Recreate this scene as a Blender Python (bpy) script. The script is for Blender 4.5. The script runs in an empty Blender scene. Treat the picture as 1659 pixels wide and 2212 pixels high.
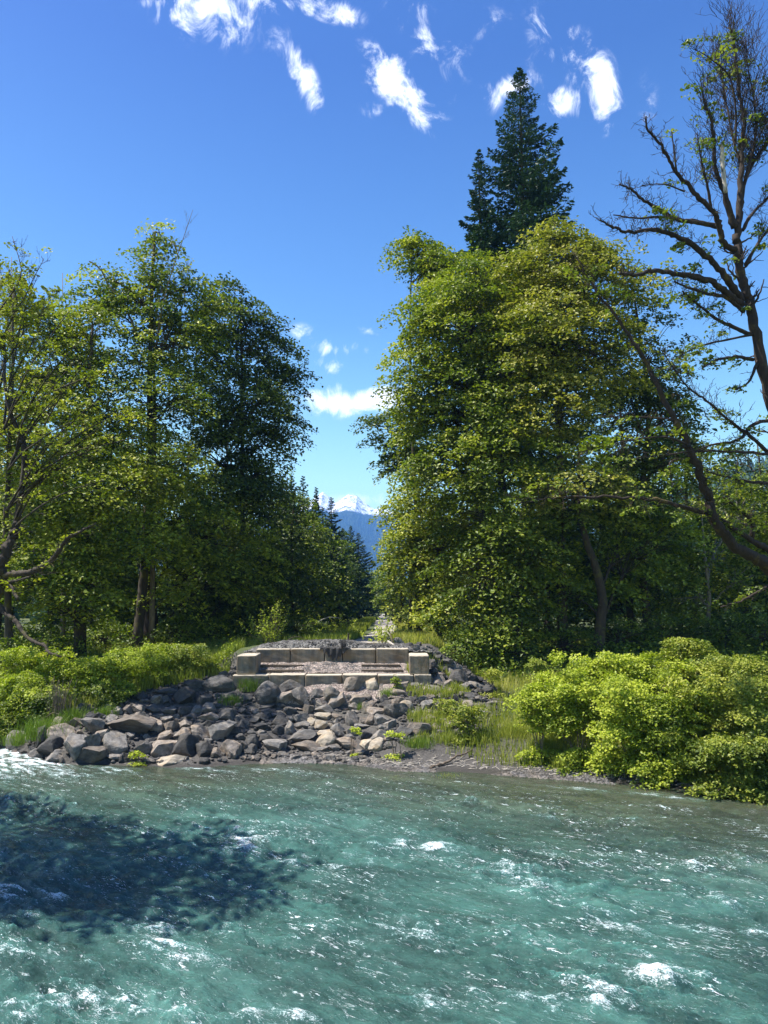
import bpy, math, random
import numpy as np
from math import radians, sin, cos, tan, atan, pi
from mathutils import Vector

SC = bpy.context.scene
COL = SC.collection
RNG = np.random.default_rng(7)
random.seed(7)

# ------------------------------------------------------------------ camera
CAMZ = 6.5
PITCH = radians(6.9)
FPX = 740.0
cam_d = bpy.data.cameras.new("camera")
cam = bpy.data.objects.new("camera", cam_d)
COL.objects.link(cam)
cam.location = (0, 0, CAMZ)
cam.rotation_euler = (radians(90) + PITCH, 0, 0)
cam_d.sensor_fit = 'VERTICAL'
cam_d.sensor_height = 36.0
cam_d.lens = 36.0 * FPX / 1024.0
cam_d.clip_end = 30000
SC.camera = cam
K = 768 / 1659.0

def ray(dx, dy):
    cx = (dx * K - 384) / FPX
    cy = (512 - dy * K) / FPX
    return np.array([cx, cos(PITCH) - cy * sin(PITCH), sin(PITCH) + cy * cos(PITCH)])

def at(dx, dy, Y):
    """world point that lies Y metres away (along +Y) in the direction of a spot of the photograph"""
    r = ray(dx, dy)
    return np.array([0, 0, CAMZ]) + r * (Y / r[1])

def px2m(d, Y):
    return d * K / FPX * Y

def proj(x, y, z):
    x = np.asarray(x, float); y = np.asarray(y, float); z = np.asarray(z, float) - CAMZ
    f = y * cos(PITCH) + z * sin(PITCH)
    u = -y * sin(PITCH) + z * cos(PITCH)
    return (384 + FPX * x / f) / K, (512 - FPX * u / f) / K

def in_poly(px, py, poly):
    px = np.asarray(px); py = np.asarray(py)
    res = np.zeros(px.shape, bool)
    n = len(poly)
    for i in range(n):
        x1, y1 = poly[i]; x2, y2 = poly[(i + 1) % n]
        c = ((y1 > py) != (y2 > py)) & (px < (x2 - x1) * (py - y1) / (y2 - y1 + 1e-9) + x1)
        res ^= c
    return res

# ------------------------------------------------------------------ object helpers
def tag(o, label=None, cat=None, group=None, kind=None):
    if label: o['label'] = label
    if cat: o['category'] = cat
    if group: o['group'] = group
    if kind: o['kind'] = kind
    return o

def empty(name, loc, label, cat, group=None):
    o = bpy.data.objects.new(name, None)
    COL.objects.link(o)
    o.location = tuple(loc)
    o.empty_display_size = 0.3
    return tag(o, label, cat, group)

def link(name, me, mat=None, parent=None, loc=None):
    o = bpy.data.objects.new(name, me)
    COL.objects.link(o)
    if mat is not None and len(me.materials) == 0:
        me.materials.append(mat)
    if parent is not None:
        o.parent = parent
    if loc is not None:
        o.location = tuple(loc)
    return o

def mesh_np(name, V, loops, starts, totals, attrs=None, smooth=False):
    me = bpy.data.meshes.new(name)
    V = np.asarray(V, np.float32)
    me.vertices.add(len(V)); me.vertices.foreach_set('co', V.ravel())
    me.loops.add(len(loops)); me.loops.foreach_set('vertex_index', np.asarray(loops, np.int32))
    me.polygons.add(len(starts)); me.polygons.foreach_set('loop_start', np.asarray(starts, np.int32))
    me.polygons.foreach_set('loop_total', np.asarray(totals, np.int32))
    if smooth:
        me.polygons.foreach_set('use_smooth', np.ones(len(starts), bool))
    else:
        me.polygons.foreach_set('use_smooth', np.zeros(len(starts), bool))
    me.update(calc_edges=True)
    for k, a in (attrs or {}).items():
        at_ = me.attributes.new(k, 'FLOAT', 'POINT')
        at_.data.foreach_set('value', np.asarray(a, np.float32))
    me.validate()
    return me

def grid_mesh(name, xs, ys, Z, attrs=None, smooth=True):
    nx, ny = len(xs), len(ys)
    X, Y = np.meshgrid(xs, ys)
    V = np.stack([X.ravel(), Y.ravel(), Z.ravel()], 1)
    i = np.arange(nx * ny).reshape(ny, nx)
    q = np.stack([i[:-1, :-1], i[:-1, 1:], i[1:, 1:], i[1:, :-1]], -1).reshape(-1, 4)
    n = len(q)
    return mesh_np(name, V, q.ravel(), np.arange(n) * 4, np.full(n, 4), attrs, smooth)

def norm(a):
    return a / (np.linalg.norm(a, axis=-1, keepdims=True) + 1e-9)

def leaves_mesh(name, C, N, size, tint, width=0.62, fold=0.18, T=None):
    """one folded leaf (two triangles) at every point"""
    n = len(C)
    N = norm(N)
    if T is None:
        T = RNG.normal(size=(n, 3))
    T = norm(T - (T * N).sum(1, keepdims=True) * N)
    B = np.cross(N, T)
    s = np.asarray(size).reshape(-1, 1)
    tip = C + T * s - N * s * 0.15
    base = C - T * s * 0.85
    l = C + B * s * width + N * s * fold
    r = C - B * s * width + N * s * fold
    V = np.stack([base, r, tip, l], 1).reshape(-1, 3)
    b = np.arange(n)[:, None] * 4
    L = (b + np.array([0, 1, 2, 0, 2, 3])).ravel()
    return mesh_np(name, V, L, np.arange(2 * n) * 3, np.full(2 * n, 3), {'tint': np.repeat(tint, 4)})

class Tubes:
    def __init__(s): s.V = []; s.L = []; s.S = []; s.T = []; s.nv = 0; s.nl = 0
    def add(s, pts, radii, sides=5, cap=True):
        P = np.asarray(pts, float); R = np.asarray(radii, float)
        n = len(P)
        t = norm(np.gradient(P, axis=0))
        ref = np.array([0.31, 0.93, 0.2]) if abs(t[:, 2]).mean() > 0.6 else np.array([0.1, 0.15, 1.0])
        u = norm(np.cross(t, ref)); v = np.cross(t, u)
        a = np.arange(sides) / sides * 2 * pi
        ring = P[:, None] + R[:, None, None] * (np.cos(a)[None, :, None] * u[:, None] + np.sin(a)[None, :, None] * v[:, None])
        s.V.append(ring.reshape(-1, 3))
        i = np.arange(n * sides).reshape(n, sides)
        j = np.roll(i, -1, axis=1)
        q = np.stack([i[:-1], j[:-1], j[1:], i[1:]], -1).reshape(-1, 4) + s.nv
        s.L.append(q.ravel()); s.T.append(np.full(len(q), 4))
        if cap:
            s.L.append(i[-1] + s.nv); s.T.append(np.array([sides]))
            s.L.append(i[0][::-1] + s.nv); s.T.append(np.array([sides]))
        s.nv += n * sides
    def mesh(s, name, smooth=True):
        T = np.concatenate(s.T); L = np.concatenate(s.L)
        st = np.concatenate([[0], np.cumsum(T)[:-1]])
        return mesh_np(name, np.concatenate(s.V), L, st, T, None, smooth)

def smooth_path(pts, n=4, jit=0.0):
    """catmull-rom through the points"""
    P = np.asarray(pts, float)
    if len(P) < 3:
        t = np.linspace(0, 1, n + 1)[:, None]
        out = P[0] * (1 - t) + P[1] * t
    else:
        Q = np.vstack([2 * P[0] - P[1], P, 2 * P[-1] - P[-2]])
        out = []
        for i in range(1, len(Q) - 2):
            for t in np.arange(n) / n:
                p0, p1, p2, p3 = Q[i - 1], Q[i], Q[i + 1], Q[i + 2]
                out.append(0.5 * ((2 * p1) + (-p0 + p2) * t + (2 * p0 - 5 * p1 + 4 * p2 - p3) * t * t + (-p0 + 3 * p1 - 3 * p2 + p3) * t ** 3))
        out.append(Q[-2]); out = np.array(out)
    if jit:
        out[1:-1] += RNG.normal(size=(len(out) - 2, 3)) * jit
    return out

# ------------------------------------------------------------------ materials
def new_mat(name):
    m = bpy.data.materials.new(name); m.use_nodes = True
    nt = m.node_tree
    bs = nt.nodes['Principled BSDF']
    return m, nt, bs

def N_(nt, t, **kw):
    n = nt.nodes.new(t)
    for k, v in kw.items():
        setattr(n, k, v)
    return n

def noise(nt, scale, detail=4, rough=0.55, vec=None, dist=0.0):
    n = N_(nt, 'ShaderNodeTexNoise')
    n.inputs['Scale'].default_value = scale; n.inputs['Detail'].default_value = detail
    n.inputs['Roughness'].default_value = rough; n.inputs['Distortion'].default_value = dist
    if vec is not None: nt.links.new(vec, n.inputs['Vector'])
    return n.outputs['Fac']

def ramp(nt, fac, stops, interp='LINEAR'):
    r = N_(nt, 'ShaderNodeValToRGB'); r.color_ramp.interpolation = interp
    e = r.color_ramp.elements
    while len(e) < len(stops): e.new(0.5)
    for el, (p, c) in zip(e, stops):
        el.position = p
        el.color = (c[0], c[1], c[2], 1) if not isinstance(c, (int, float)) else (c, c, c, 1)
    nt.links.new(fac, r.inputs[0])
    return r.outputs[0]

def mixc(nt, fac, a, b, mode='MIX'):
    m = N_(nt, 'ShaderNodeMix', data_type='RGBA', blend_type=mode)
    for s, v in ((m.inputs[0], fac), (m.inputs[6], a), (m.inputs[7], b)):
        if isinstance(v, (int, float)): s.default_value = v
        elif isinstance(v, tuple): s.default_value = (*v, 1)
        else: nt.links.new(v, s)
    return m.outputs[2]

def math_(nt, op, a, b=None, c=None, clamp=False):
    m = N_(nt, 'ShaderNodeMath', operation=op, use_clamp=clamp)
    for i, v in enumerate((a, b, c)):
        if v is None: continue
        if isinstance(v, (int, float)): m.inputs[i].default_value = v
        else: nt.links.new(v, m.inputs[i])
    return m.outputs[0]

def maprange(nt, v, a, b, c=0.0, d=1.0, smooth=True):
    m = N_(nt, 'ShaderNodeMapRange')
    if smooth: m.interpolation_type = 'SMOOTHSTEP'
    nt.links.new(v, m.inputs[0])
    for i, x in zip((1, 2, 3, 4), (a, b, c, d)): m.inputs[i].default_value = x
    return m.outputs[0]

def bump(nt, bs, h, strength=0.5, dist=0.05):
    b = N_(nt, 'ShaderNodeBump'); b.inputs['Strength'].default_value = strength; b.inputs['Distance'].default_value = dist
    nt.links.new(h, b.inputs['Height']); nt.links.new(b.outputs[0], bs.inputs['Normal'])
    return b

def objvec(nt, which='Object'):
    return N_(nt, 'ShaderNodeTexCoord').outputs[which]

def attr(nt, name):
    return N_(nt, 'ShaderNodeAttribute', attribute_name=name).outputs['Fac']

def leaf_mat(name, dark, mid, light, trans=0.35, rough=0.5, spec=0.35):
    m, nt, bs = new_mat(name)
    c = ramp(nt, attr(nt, 'tint'), [(0.0, dark), (0.5, mid), (1.0, light)])
    nt.links.new(c, bs.inputs['Base Color'])
    bs.inputs['Roughness'].default_value = rough
    bs.inputs['Specular IOR Level'].default_value = spec
    tr = N_(nt, 'ShaderNodeBsdfTranslucent')
    c2 = mixc(nt, 1.0, c, (1.0, 1.15, 0.45), 'MULTIPLY')
    nt.links.new(c2, tr.inputs[0])
    mx = N_(nt, 'ShaderNodeMixShader'); mx.inputs[0].default_value = trans
    nt.links.new(bs.outputs[0], mx.inputs[1]); nt.links.new(tr.outputs[0], mx.inputs[2])
    nt.links.new(mx.outputs[0], nt.nodes['Material Output'].inputs[0])
    return m

M = {}
M['maple'] = leaf_mat('maple_leaf', (0.055, 0.09, 0.012), (0.165, 0.215, 0.02), (0.46, 0.46, 0.045))
M['maple_yellow'] = leaf_mat('yellow_green_leaf', (0.09, 0.13, 0.014), (0.25, 0.285, 0.026), (0.50, 0.49, 0.06))
M['bronze'] = leaf_mat('bronze_leaf', (0.075, 0.10, 0.015), (0.21, 0.225, 0.03), (0.44, 0.40, 0.075))
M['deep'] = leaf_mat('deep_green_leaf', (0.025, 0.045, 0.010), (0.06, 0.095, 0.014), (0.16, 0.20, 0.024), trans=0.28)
M['alder'] = leaf_mat('alder_leaf', (0.055, 0.09, 0.014), (0.15, 0.20, 0.024), (0.43, 0.44, 0.055))
M['needle'] = leaf_mat('fir_needles', (0.014, 0.036, 0.018), (0.030, 0.070, 0.032), (0.062, 0.12, 0.048), trans=0.10, rough=0.6)
M['shrub'] = leaf_mat('shrub_leaf', (0.10, 0.15, 0.014), (0.28, 0.34, 0.028), (0.50, 0.54, 0.06), trans=0.4)
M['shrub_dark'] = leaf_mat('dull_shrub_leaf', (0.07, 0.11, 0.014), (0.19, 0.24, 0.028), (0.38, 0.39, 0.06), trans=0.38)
M['grass'] = leaf_mat('grass_blade', (0.10, 0.14, 0.02), (0.25, 0.29, 0.04), (0.46, 0.44, 0.11), trans=0.4)
M['horsetail'] = leaf_mat('horsetail_green', (0.075, 0.13, 0.016), (0.14, 0.22, 0.026), (0.25, 0.33, 0.05), trans=0.35)
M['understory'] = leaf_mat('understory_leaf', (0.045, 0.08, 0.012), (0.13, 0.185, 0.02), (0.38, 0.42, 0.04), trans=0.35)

def bark_mat(name, a, b, moss, mossamt):
    m, nt, bs = new_mat(name)
    v = objvec(nt)
    mp = N_(nt, 'ShaderNodeMapping'); mp.inputs['Scale'].default_value = (1, 1, 0.25); nt.links.new(v, mp.inputs[0])
    n1 = noise(nt, 9, 6, 0.65, mp.outputs[0])
    n2 = noise(nt, 1.6, 4, 0.6, v)
    c = ramp(nt, n1, [(0.3, a), (0.7, b)])
    f = maprange(nt, n2, 0.62 - mossamt, 0.74 - mossamt)
    c = mixc(nt, f, c, moss)
    nt.links.new(c, bs.inputs['Base Color']); bs.inputs['Roughness'].default_value = 0.9
    bump(nt, bs, n1, 0.9, 0.05)
    return m
M['bark'] = bark_mat('maple_bark', (0.018, 0.013, 0.009), (0.065, 0.048, 0.034), (0.075, 0.065, 0.014), 0.10)
M['bark_moss'] = bark_mat('mossy_bark', (0.014, 0.009, 0.007), (0.045, 0.028, 0.018), (0.085, 0.06, 0.014), 0.06)
M['bark_grey'] = bark_mat('grey_bark', (0.08, 0.07, 0.06), (0.24, 0.21, 0.17), (0.10, 0.10, 0.03), 0.02)
M['twig'] = bark_mat('bare_twig', (0.10, 0.075, 0.055), (0.26, 0.20, 0.14), (0.16, 0.15, 0.05), 0.02)
M['dead'] = bark_mat('bleached_wood', (0.28, 0.24, 0.20), (0.55, 0.5, 0.43), (0.3, 0.26, 0.2), 0.0)

def rock_mat(name, a, b, lichen=0.3):
    m, nt, bs = new_mat(name)
    v = objvec(nt)
    rnd = N_(nt, 'ShaderNodeObjectInfo').outputs['Random']
    off = N_(nt, 'ShaderNodeVectorMath', operation='ADD')
    cb = N_(nt, 'ShaderNodeCombineXYZ'); r10 = math_(nt, 'MULTIPLY', rnd, 40.0)
    for i in range(3): nt.links.new(r10, cb.inputs[i])
    nt.links.new(v, off.inputs[0]); nt.links.new(cb.outputs[0], off.inputs[1])
    vv = off.outputs[0]
    n1 = noise(nt, 2.2, 8, 0.65, vv); n2 = noise(nt, 9.0, 5, 0.7, vv); n3 = noise(nt, 1.3, 3, 0.5, vv)
    c = ramp(nt, n1, [(0.32, a), (0.52, tuple((x + y) / 2 for x, y in zip(a, b))), (0.7, b)])
    pale = maprange(nt, n2, 0.58, 0.72)
    c = mixc(nt, math_(nt, 'MULTIPLY', pale, lichen), c, (0.42, 0.42, 0.36))
    warm = mixc(nt, maprange(nt, n3, 0.45, 0.65), (0.97, 0.98, 1.0), (1.07, 0.99, 0.88))
    c = mixc(nt, 1.0, c, warm, 'MULTIPLY')
    g = math_(nt, 'MULTIPLY_ADD', rnd, 0.45, 0.50)
    gm = N_(nt, 'ShaderNodeVectorMath', operation='SCALE'); nt.links.new(c, gm.inputs[0]); nt.links.new(g, gm.inputs['Scale'])
    nt.links.new(gm.outputs[0], bs.inputs['Base Color'])
    bs.inputs['Roughness'].default_value = 0.85
    h = math_(nt, 'ADD', math_(nt, 'MULTIPLY', n1, 0.7), math_(nt, 'MULTIPLY', n2, 0.35))
    bump(nt, bs, h, 0.8, 0.12)
    return m
M['rock_grey'] = rock_mat('grey_rock', (0.09, 0.083, 0.077), (0.36, 0.33, 0.295))
M['rock_brown'] = rock_mat('brown_rock', (0.115, 0.095, 0.078), (0.40, 0.335, 0.275), 0.2)
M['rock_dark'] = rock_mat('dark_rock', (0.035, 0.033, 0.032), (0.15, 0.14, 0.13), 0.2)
M['rock_pale'] = rock_mat('pale_rock', (0.24, 0.20, 0.15), (0.56, 0.48, 0.37), 0.4)
M['pebble'] = rock_mat('pebble', (0.12, 0.11, 0.10), (0.42, 0.39, 0.37), 0.5)

# concrete with run-down stains; shade of the upright faces is painted in too
def concrete():
    m, nt, bs = new_mat('stained_concrete')
    v = objvec(nt)
    rnd = N_(nt, 'ShaderNodeObjectInfo').outputs['Random']
    cb = N_(nt, 'ShaderNodeCombineXYZ'); r10 = math_(nt, 'MULTIPLY', rnd, 37.0)
    nt.links.new(r10, cb.inputs[0]); nt.links.new(r10, cb.inputs[1])
    off = N_(nt, 'ShaderNodeVectorMath', operation='ADD'); nt.links.new(v, off.inputs[0]); nt.links.new(cb.outputs[0], off.inputs[1])
    mp = N_(nt, 'ShaderNodeMapping'); mp.inputs['Scale'].default_value = (3, 3, 0.5); nt.links.new(off.outputs[0], mp.inputs[0])
    streak = noise(nt, 1.2, 5, 0.6, mp.outputs[0])
    grain = noise(nt, 14, 6, 0.7, off.outputs[0]); big = noise(nt, 1.4, 3, 0.5, off.outputs[0])
    geo = N_(nt, 'ShaderNodeNewGeometry'); sep = N_(nt, 'ShaderNodeSeparateXYZ'); nt.links.new(geo.outputs['Normal'], sep.inputs[0])
    side = math_(nt, 'SUBTRACT', 1.0, math_(nt, 'ABSOLUTE', sep.outputs[2]))
    c = ramp(nt, grain, [(0.3, (0.35, 0.30, 0.235)), (0.7, (0.50, 0.44, 0.345))])
    st = mixc(nt, maprange(nt, big, .35, .65), (0.17, 0.115, 0.066), (0.095, 0.085, 0.075))
    f = math_(nt, 'MULTIPLY', math_(nt, 'MULTIPLY_ADD', maprange(nt, streak, 0.3, 0.7), 0.32, 0.72), side, clamp=True)
    c = mixc(nt, f, c, st)
    nt.links.new(c, bs.inputs['Base Color']); bs.inputs['Roughness'].default_value = 0.9
    bump(nt, bs, grain, 0.5, 0.02)
    return m
M['concrete'] = concrete()

def simple_noise_mat(name, a, b, scale, rough=0.9, bs_=0.6, bd=0.03, detail=6):
    m, nt, bs = new_mat(name)
    v = objvec(nt); n = noise(nt, scale, detail, 0.65, v)
    nt.links.new(ramp(nt, n, [(0.3, a), (0.7, b)]), bs.inputs['Base Color'])
    bs.inputs['Roughness'].default_value = rough
    bump(nt, bs, n, bs_, bd)
    return m
M['timber'] = simple_noise_mat('old_timber', (0.05, 0.035, 0.025), (0.16, 0.12, 0.085), 14)
M['textile'] = simple_noise_mat('torn_geotextile', (0.012, 0.012, 0.014), (0.05, 0.047, 0.045), 10, 0.85, 0.8, 0.06)
M['snowmt'] = None

def gravel_mat(name, cols, scale=26.0):
    m, nt, bs = new_mat(name)
    v = objvec(nt)
    vo = N_(nt, 'ShaderNodeTexVoronoi'); vo.inputs['Scale'].default_value = scale; nt.links.new(v, vo.inputs['Vector'])
    sp = N_(nt, 'ShaderNodeSeparateColor'); nt.links.new(vo.outputs['Color'], sp.inputs[0])
    c = ramp(nt, sp.outputs[0], [(0.0, cols[0]), (0.5, cols[1]), (1.0, cols[2])])
    n = noise(nt, 1.1, 5, 0.6, v)
    c = mixc(nt, maprange(nt, n, 0.4, 0.65, 0.0, 0.55), c, cols[3])
    nt.links.new(c, bs.inputs['Base Color']); bs.inputs['Roughness'].default_value = 0.92
    bump(nt, bs, vo.outputs['Distance'], 0.9, -0.03)
    return m
M['gravel_grey'] = gravel_mat('grey_gravel', [(0.04, 0.04, 0.04), (0.10, 0.097, 0.093), (0.25, 0.24, 0.225), (0.05, 0.048, 0.045)], 16)
M['gravel_pink'] = gravel_mat('pinkish_gravel', [(0.08, 0.06, 0.052), (0.19, 0.15, 0.13), (0.40, 0.33, 0.29), (0.10, 0.088, 0.072)], 18)
M['road'] = gravel_mat('road_gravel', [(0.19, 0.17, 0.15), (0.30, 0.27, 0.245), (0.44, 0.40, 0.36), (0.22, 0.19, 0.16)], 9)

# ------------------------------------------------------------------ terrain
WL = [(0, 1622), (60, 1648), (130, 1657), (230, 1652), (330, 1655), (420, 1660), (540, 1650), (620, 1646), (760, 1650), (850, 1664),
      (1000, 1668), (1250, 1686), (1500, 1708), (1659, 1728)]
wx, wy = [], []
for a, b in WL:
    r = ray(a, b); p = r * (CAMZ / -r[2]); wx.append(p[0]); wy.append(p[1])
wx = np.array([-400, -60] + wx + [20, 60, 400]); wy = np.array([60, 38] + wy + [21.5, 10, -40])
NX = np.array([-400, -40, -17, -13.5, -9, 0, 40, 400]); NY = np.array([20, 19, 18, 17, 6, 3.5, -6, -60])

def yw(x): return np.interp(x, wx, wy)

def rnoise2(x, y, s, seed=0):
    """cheap smooth value noise"""
    x = np.asarray(x) / s + seed * 13.7; y = np.asarray(y) / s + seed * 7.3
    xi = np.floor(x); yi = np.floor(y); fx = x - xi; fy = y - yi
    fx = fx * fx * (3 - 2 * fx); fy = fy * fy * (3 - 2 * fy)
    def h(a, b):
        v = np.sin(a * 127.1 + b * 311.7 + seed * 74.7) * 43758.5453
        return v - np.floor(v)
    return (h(xi, yi) * (1 - fx) + h(xi + 1, yi) * fx) * (1 - fy) + (h(xi, yi + 1) * (1 - fx) + h(xi + 1, yi + 1) * fx) * fy - 0.5

PL = ([-30, -2, 0, 0.5, 1.6, 5, 10, 20, 40, 400], [-1.6, -0.6, 0, 0.55, 1.1, 1.8, 2.5, 3.0, 3.2, 3.4])
PC = ([-30, -3, 0, 1.3, 2.2, 7.0, 9.0, 14, 40, 400], [-1.6, -0.5, 0, 0.22, 0.6, 2.2, 2.7, 3.0, 3.2, 3.4])
PR = ([-30, -3, 0, 1.6, 3.0, 8, 14, 22, 40, 400], [-1.6, -0.5, 0, 0.24, 0.75, 1.5, 2.3, 2.8, 3.2, 3.4])

def sstep(a, b, x):
    t = np.clip((np.asarray(x) - a) / (b - a), 0, 1)
    return t * t * (3 - 2 * t)

BX0, BX1 = -7.75, 2.45        # abutment extent
def terr(x, y):
    x = np.asarray(x, float); y = np.asarray(y, float)
    t = y - yw(x)
    zl = np.interp(t, *PL); zc = np.interp(t, *PC); zr = np.interp(t, *PR)
    wl = 1 - sstep(-13.0, -9.0, x); wr = sstep(2.0, 5.5, x)
    z = zl * wl + zr * wr + zc * np.clip(1 - wl - wr, 0, 1)
    amp = np.clip(t / 3, 0, 1)
    z = z + amp * (0.28 * rnoise2(x, y, 4.0, 1) + 0.12 * rnoise2(x, y, 1.3, 2))
    # embankment carrying the track
    half = 5.1 - 2.3 * sstep(42, 54, y)
    cx = (BX0 + BX1) / 2 + 2.5 * sstep(41, 52, y)
    d = np.abs(x - cx) - half
    top = np.interp(y, [35.9, 36.9, 37.5, 39.7, 40.3, 44, 60, 160, 400], [1.9, 2.15, 2.8, 3.15, 3.98, 4.0, 3.8, 3.6, 3.5])
    e = top - np.clip(d, 0, 99) * 0.62
    z = np.where(y > 35.9, np.maximum(z, e), z)
    # near bank (behind and beside the viewer)
    tn = np.interp(x, NX, NY) - y
    zn = np.interp(tn, [-6, 0, 2, 5, 20], [-1.6, 0, 2.2, 4.2, 4.8])
    z = np.where(tn > -6, np.maximum(z, zn), z)
    return z

def on_ground(dx, dy):
    """where the line of sight through a spot of the photograph meets the terrain"""
    r = ray(dx, dy)
    ts = np.linspace(12, 160, 3000)
    P = np.array([0, 0, CAMZ]) + r[None] * ts[:, None]
    below = P[:, 2] < np.maximum(terr(P[:, 0], P[:, 1]), -0.05)
    i = np.argmax(below) if below.any() else -1
    return P[i]

def axis(lo, hi, core0, core1, step, growth=1.22):
    c = list(np.arange(core0, core1 + 1e-6, step))
    s = step; v = core1
    while v < hi: s *= growth; v += s; c.append(min(v, hi))
    s = step; v = core0; pre = []
    while v > lo: s *= growth; v -= s; pre.append(max(v, lo))
    return np.array(pre[::-1] + c)

gx = axis(-7000, 7000, -24, 20, 0.25); gy = axis(-300, 9000, 20, 62, 0.25)
GX, GY = np.meshgrid(gx, gy)
GZ = terr(GX, GY)
PXG, PYG = proj(GX, np.maximum(GY, 1), GZ)
T_ = GY - yw(GX)
silt = (1 - sstep(0.5, 1.0, GZ + 0.35 * rnoise2(GX, GY, 1.5, 5))) * (T_ > -8)
silt = np.where(GX < -9, silt * 0.6, silt)
rocky = in_poly(PXG, PYG, [(0, 1590), (170, 1530), (300, 1470), (500, 1410), (930, 1390), (1000, 1430), (1100, 1500), (1050, 1570), (850, 1610), (820, 1660), (0, 1660)]) & (GY < 50)
def ground_mat():
    m, nt, bs = new_mat('earth_and_moss')
    v = objvec(nt)
    n1 = noise(nt, 0.8, 8, 0.65, v); n2 = noise(nt, 14, 6, 0.7, v); n3 = noise(nt, 45, 3, 0.7, v)
    soil = ramp(nt, n1, [(0.35, (0.045, 0.065, 0.016)), (0.5, (0.06, 0.08, 0.02)), (0.68, (0.10, 0.11, 0.035))])
    sand = ramp(nt, n2, [(0.3, (0.04, 0.036, 0.033)), (0.6, (0.085, 0.078, 0.072)), (0.78, (0.19, 0.175, 0.16))])
    sto = ramp(nt, n2, [(0.35, (0.03, 0.028, 0.025)), (0.65, (0.12, 0.11, 0.095))])
    c = mixc(nt, attr(nt, 'rocky'), soil, sto)
    c = mixc(nt, attr(nt, 'silt'), c, sand)
    sz_ = N_(nt, 'ShaderNodeSeparateXYZ'); nt.links.new(v, sz_.inputs[0])
    wet = maprange(nt, math_(nt, 'ADD', sz_.outputs[2], math_(nt, 'MULTIPLY', math_(nt, 'SUBTRACT', n1, 0.5), 0.22)), 0.05, 0.13, 1.0, 0.0)
    c = mixc(nt, math_(nt, 'MULTIPLY', wet, 0.6), c, (0.022, 0.019, 0.016))
    nt.links.new(maprange(nt, wet, 0, 1, 0.95, 0.35), bs.inputs['Roughness'])
    nt.links.new(c, bs.inputs['Base Color'])
    h = math_(nt, 'ADD', n2, math_(nt, 'MULTIPLY', n3, 0.5))
    bump(nt, bs, h, 0.8, 0.05)
    return m
ground = link('ground', grid_mesh('ground', gx, gy, GZ, {'silt': silt.ravel(), 'rocky': rocky.astype(float).ravel()}), ground_mat())
tag(ground, 'river banks of dark earth, silt and low green growth', None, None, 'structure')

# gravel track
def road_c(y): return -0.75 + 0.85 * sstep(46, 75, y) + 0.15 * np.sin(np.asarray(y) * 0.11)
ry = np.concatenate([np.arange(41.5, 70, 0.5), np.arange(70, 175, 2.5)])
rx = np.linspace(-1, 1, 15)
RX = np.zeros((len(ry), 15)); RY = np.zeros_like(RX)
for i, y in enumerate(ry):
    cxr = float(road_c(y)); w = 1.35 + 0.10 * sin(y * 0.9) + 0.07 * sin(y * 2.3)
    if y < 46: w += 0.25 * (46 - y)
    RX[i] = cxr + rx * w; RY[i] = y
RZ = terr(RX, RY) + 0.035 - 0.05 * rx[None] ** 2
Vr = np.stack([RX.ravel(), RY.ravel(), RZ.ravel()], 1)
ii = np.arange(RX.size).reshape(RX.shape)
q = np.stack([ii[:-1, :-1], ii[:-1, 1:], ii[1:, 1:], ii[1:, :-1]], -1).reshape(-1, 4)
track = link('gravel_road', mesh_np('gravel_road', Vr, q.ravel(), np.arange(len(q)) * 4, np.full(len(q), 4), None, True), M['road'])
tag(track, 'narrow overgrown gravel track running away between the trees', None, None, 'structure')

# ------------------------------------------------------------------ river
def fft_field(nx, ny, Lx, Ly, lx, ly, rot=0.0, seed=0, band=1.0):
    r = np.random.default_rng(seed)
    W = np.fft.rfft2(r.normal(size=(ny, nx)))
    kx = np.fft.rfftfreq(nx, Lx / nx)[None]; ky = np.fft.fftfreq(ny, Ly / ny)[:, None]
    a = (kx * cos(rot) + ky * sin(rot)) * lx; b = (-kx * sin(rot) + ky * cos(rot)) * ly
    k2 = a * a + b * b
    F = np.exp(-(np.sqrt(k2) - 1) ** 2 / (0.25 * band))
    f = np.fft.irfft2(W * F, s=(ny, nx))
    return f / f.std()

Lx, Ly = 44.0, 30.0; nx, ny = 640, 480
wxs = np.linspace(-24, 20, nx); wys = np.linspace(7, 37, ny)
WX, WY = np.meshgrid(wxs, wys)
ROT = radians(-30)
w1 = fft_field(nx, ny, Lx, Ly, 3.6, 1.5, ROT, 1); w2 = fft_field(nx, ny, Lx, Ly, 1.7, 0.7, ROT, 2)
w3 = fft_field(nx, ny, Lx, Ly, 0.80, 0.32, ROT, 3); w4 = fft_field(nx, ny, Lx, Ly, 7, 4, ROT, 4); w5 = fft_field(nx, ny, Lx, Ly, 0.34, 0.22, ROT, 9)
shore = np.clip((yw(WX) - WY) / 5.0, 0.15, 1)
energy = np.clip(0.75 + 0.25 * w4, 0.35, 1.3) * shore
H = energy * (0.030 * w1 + 0.030 * w2 + 0.024 * w3 + 0.013 * w5)
H = H + 0.25 * np.abs(H) ** 1.2 * np.sign(H)
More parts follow.
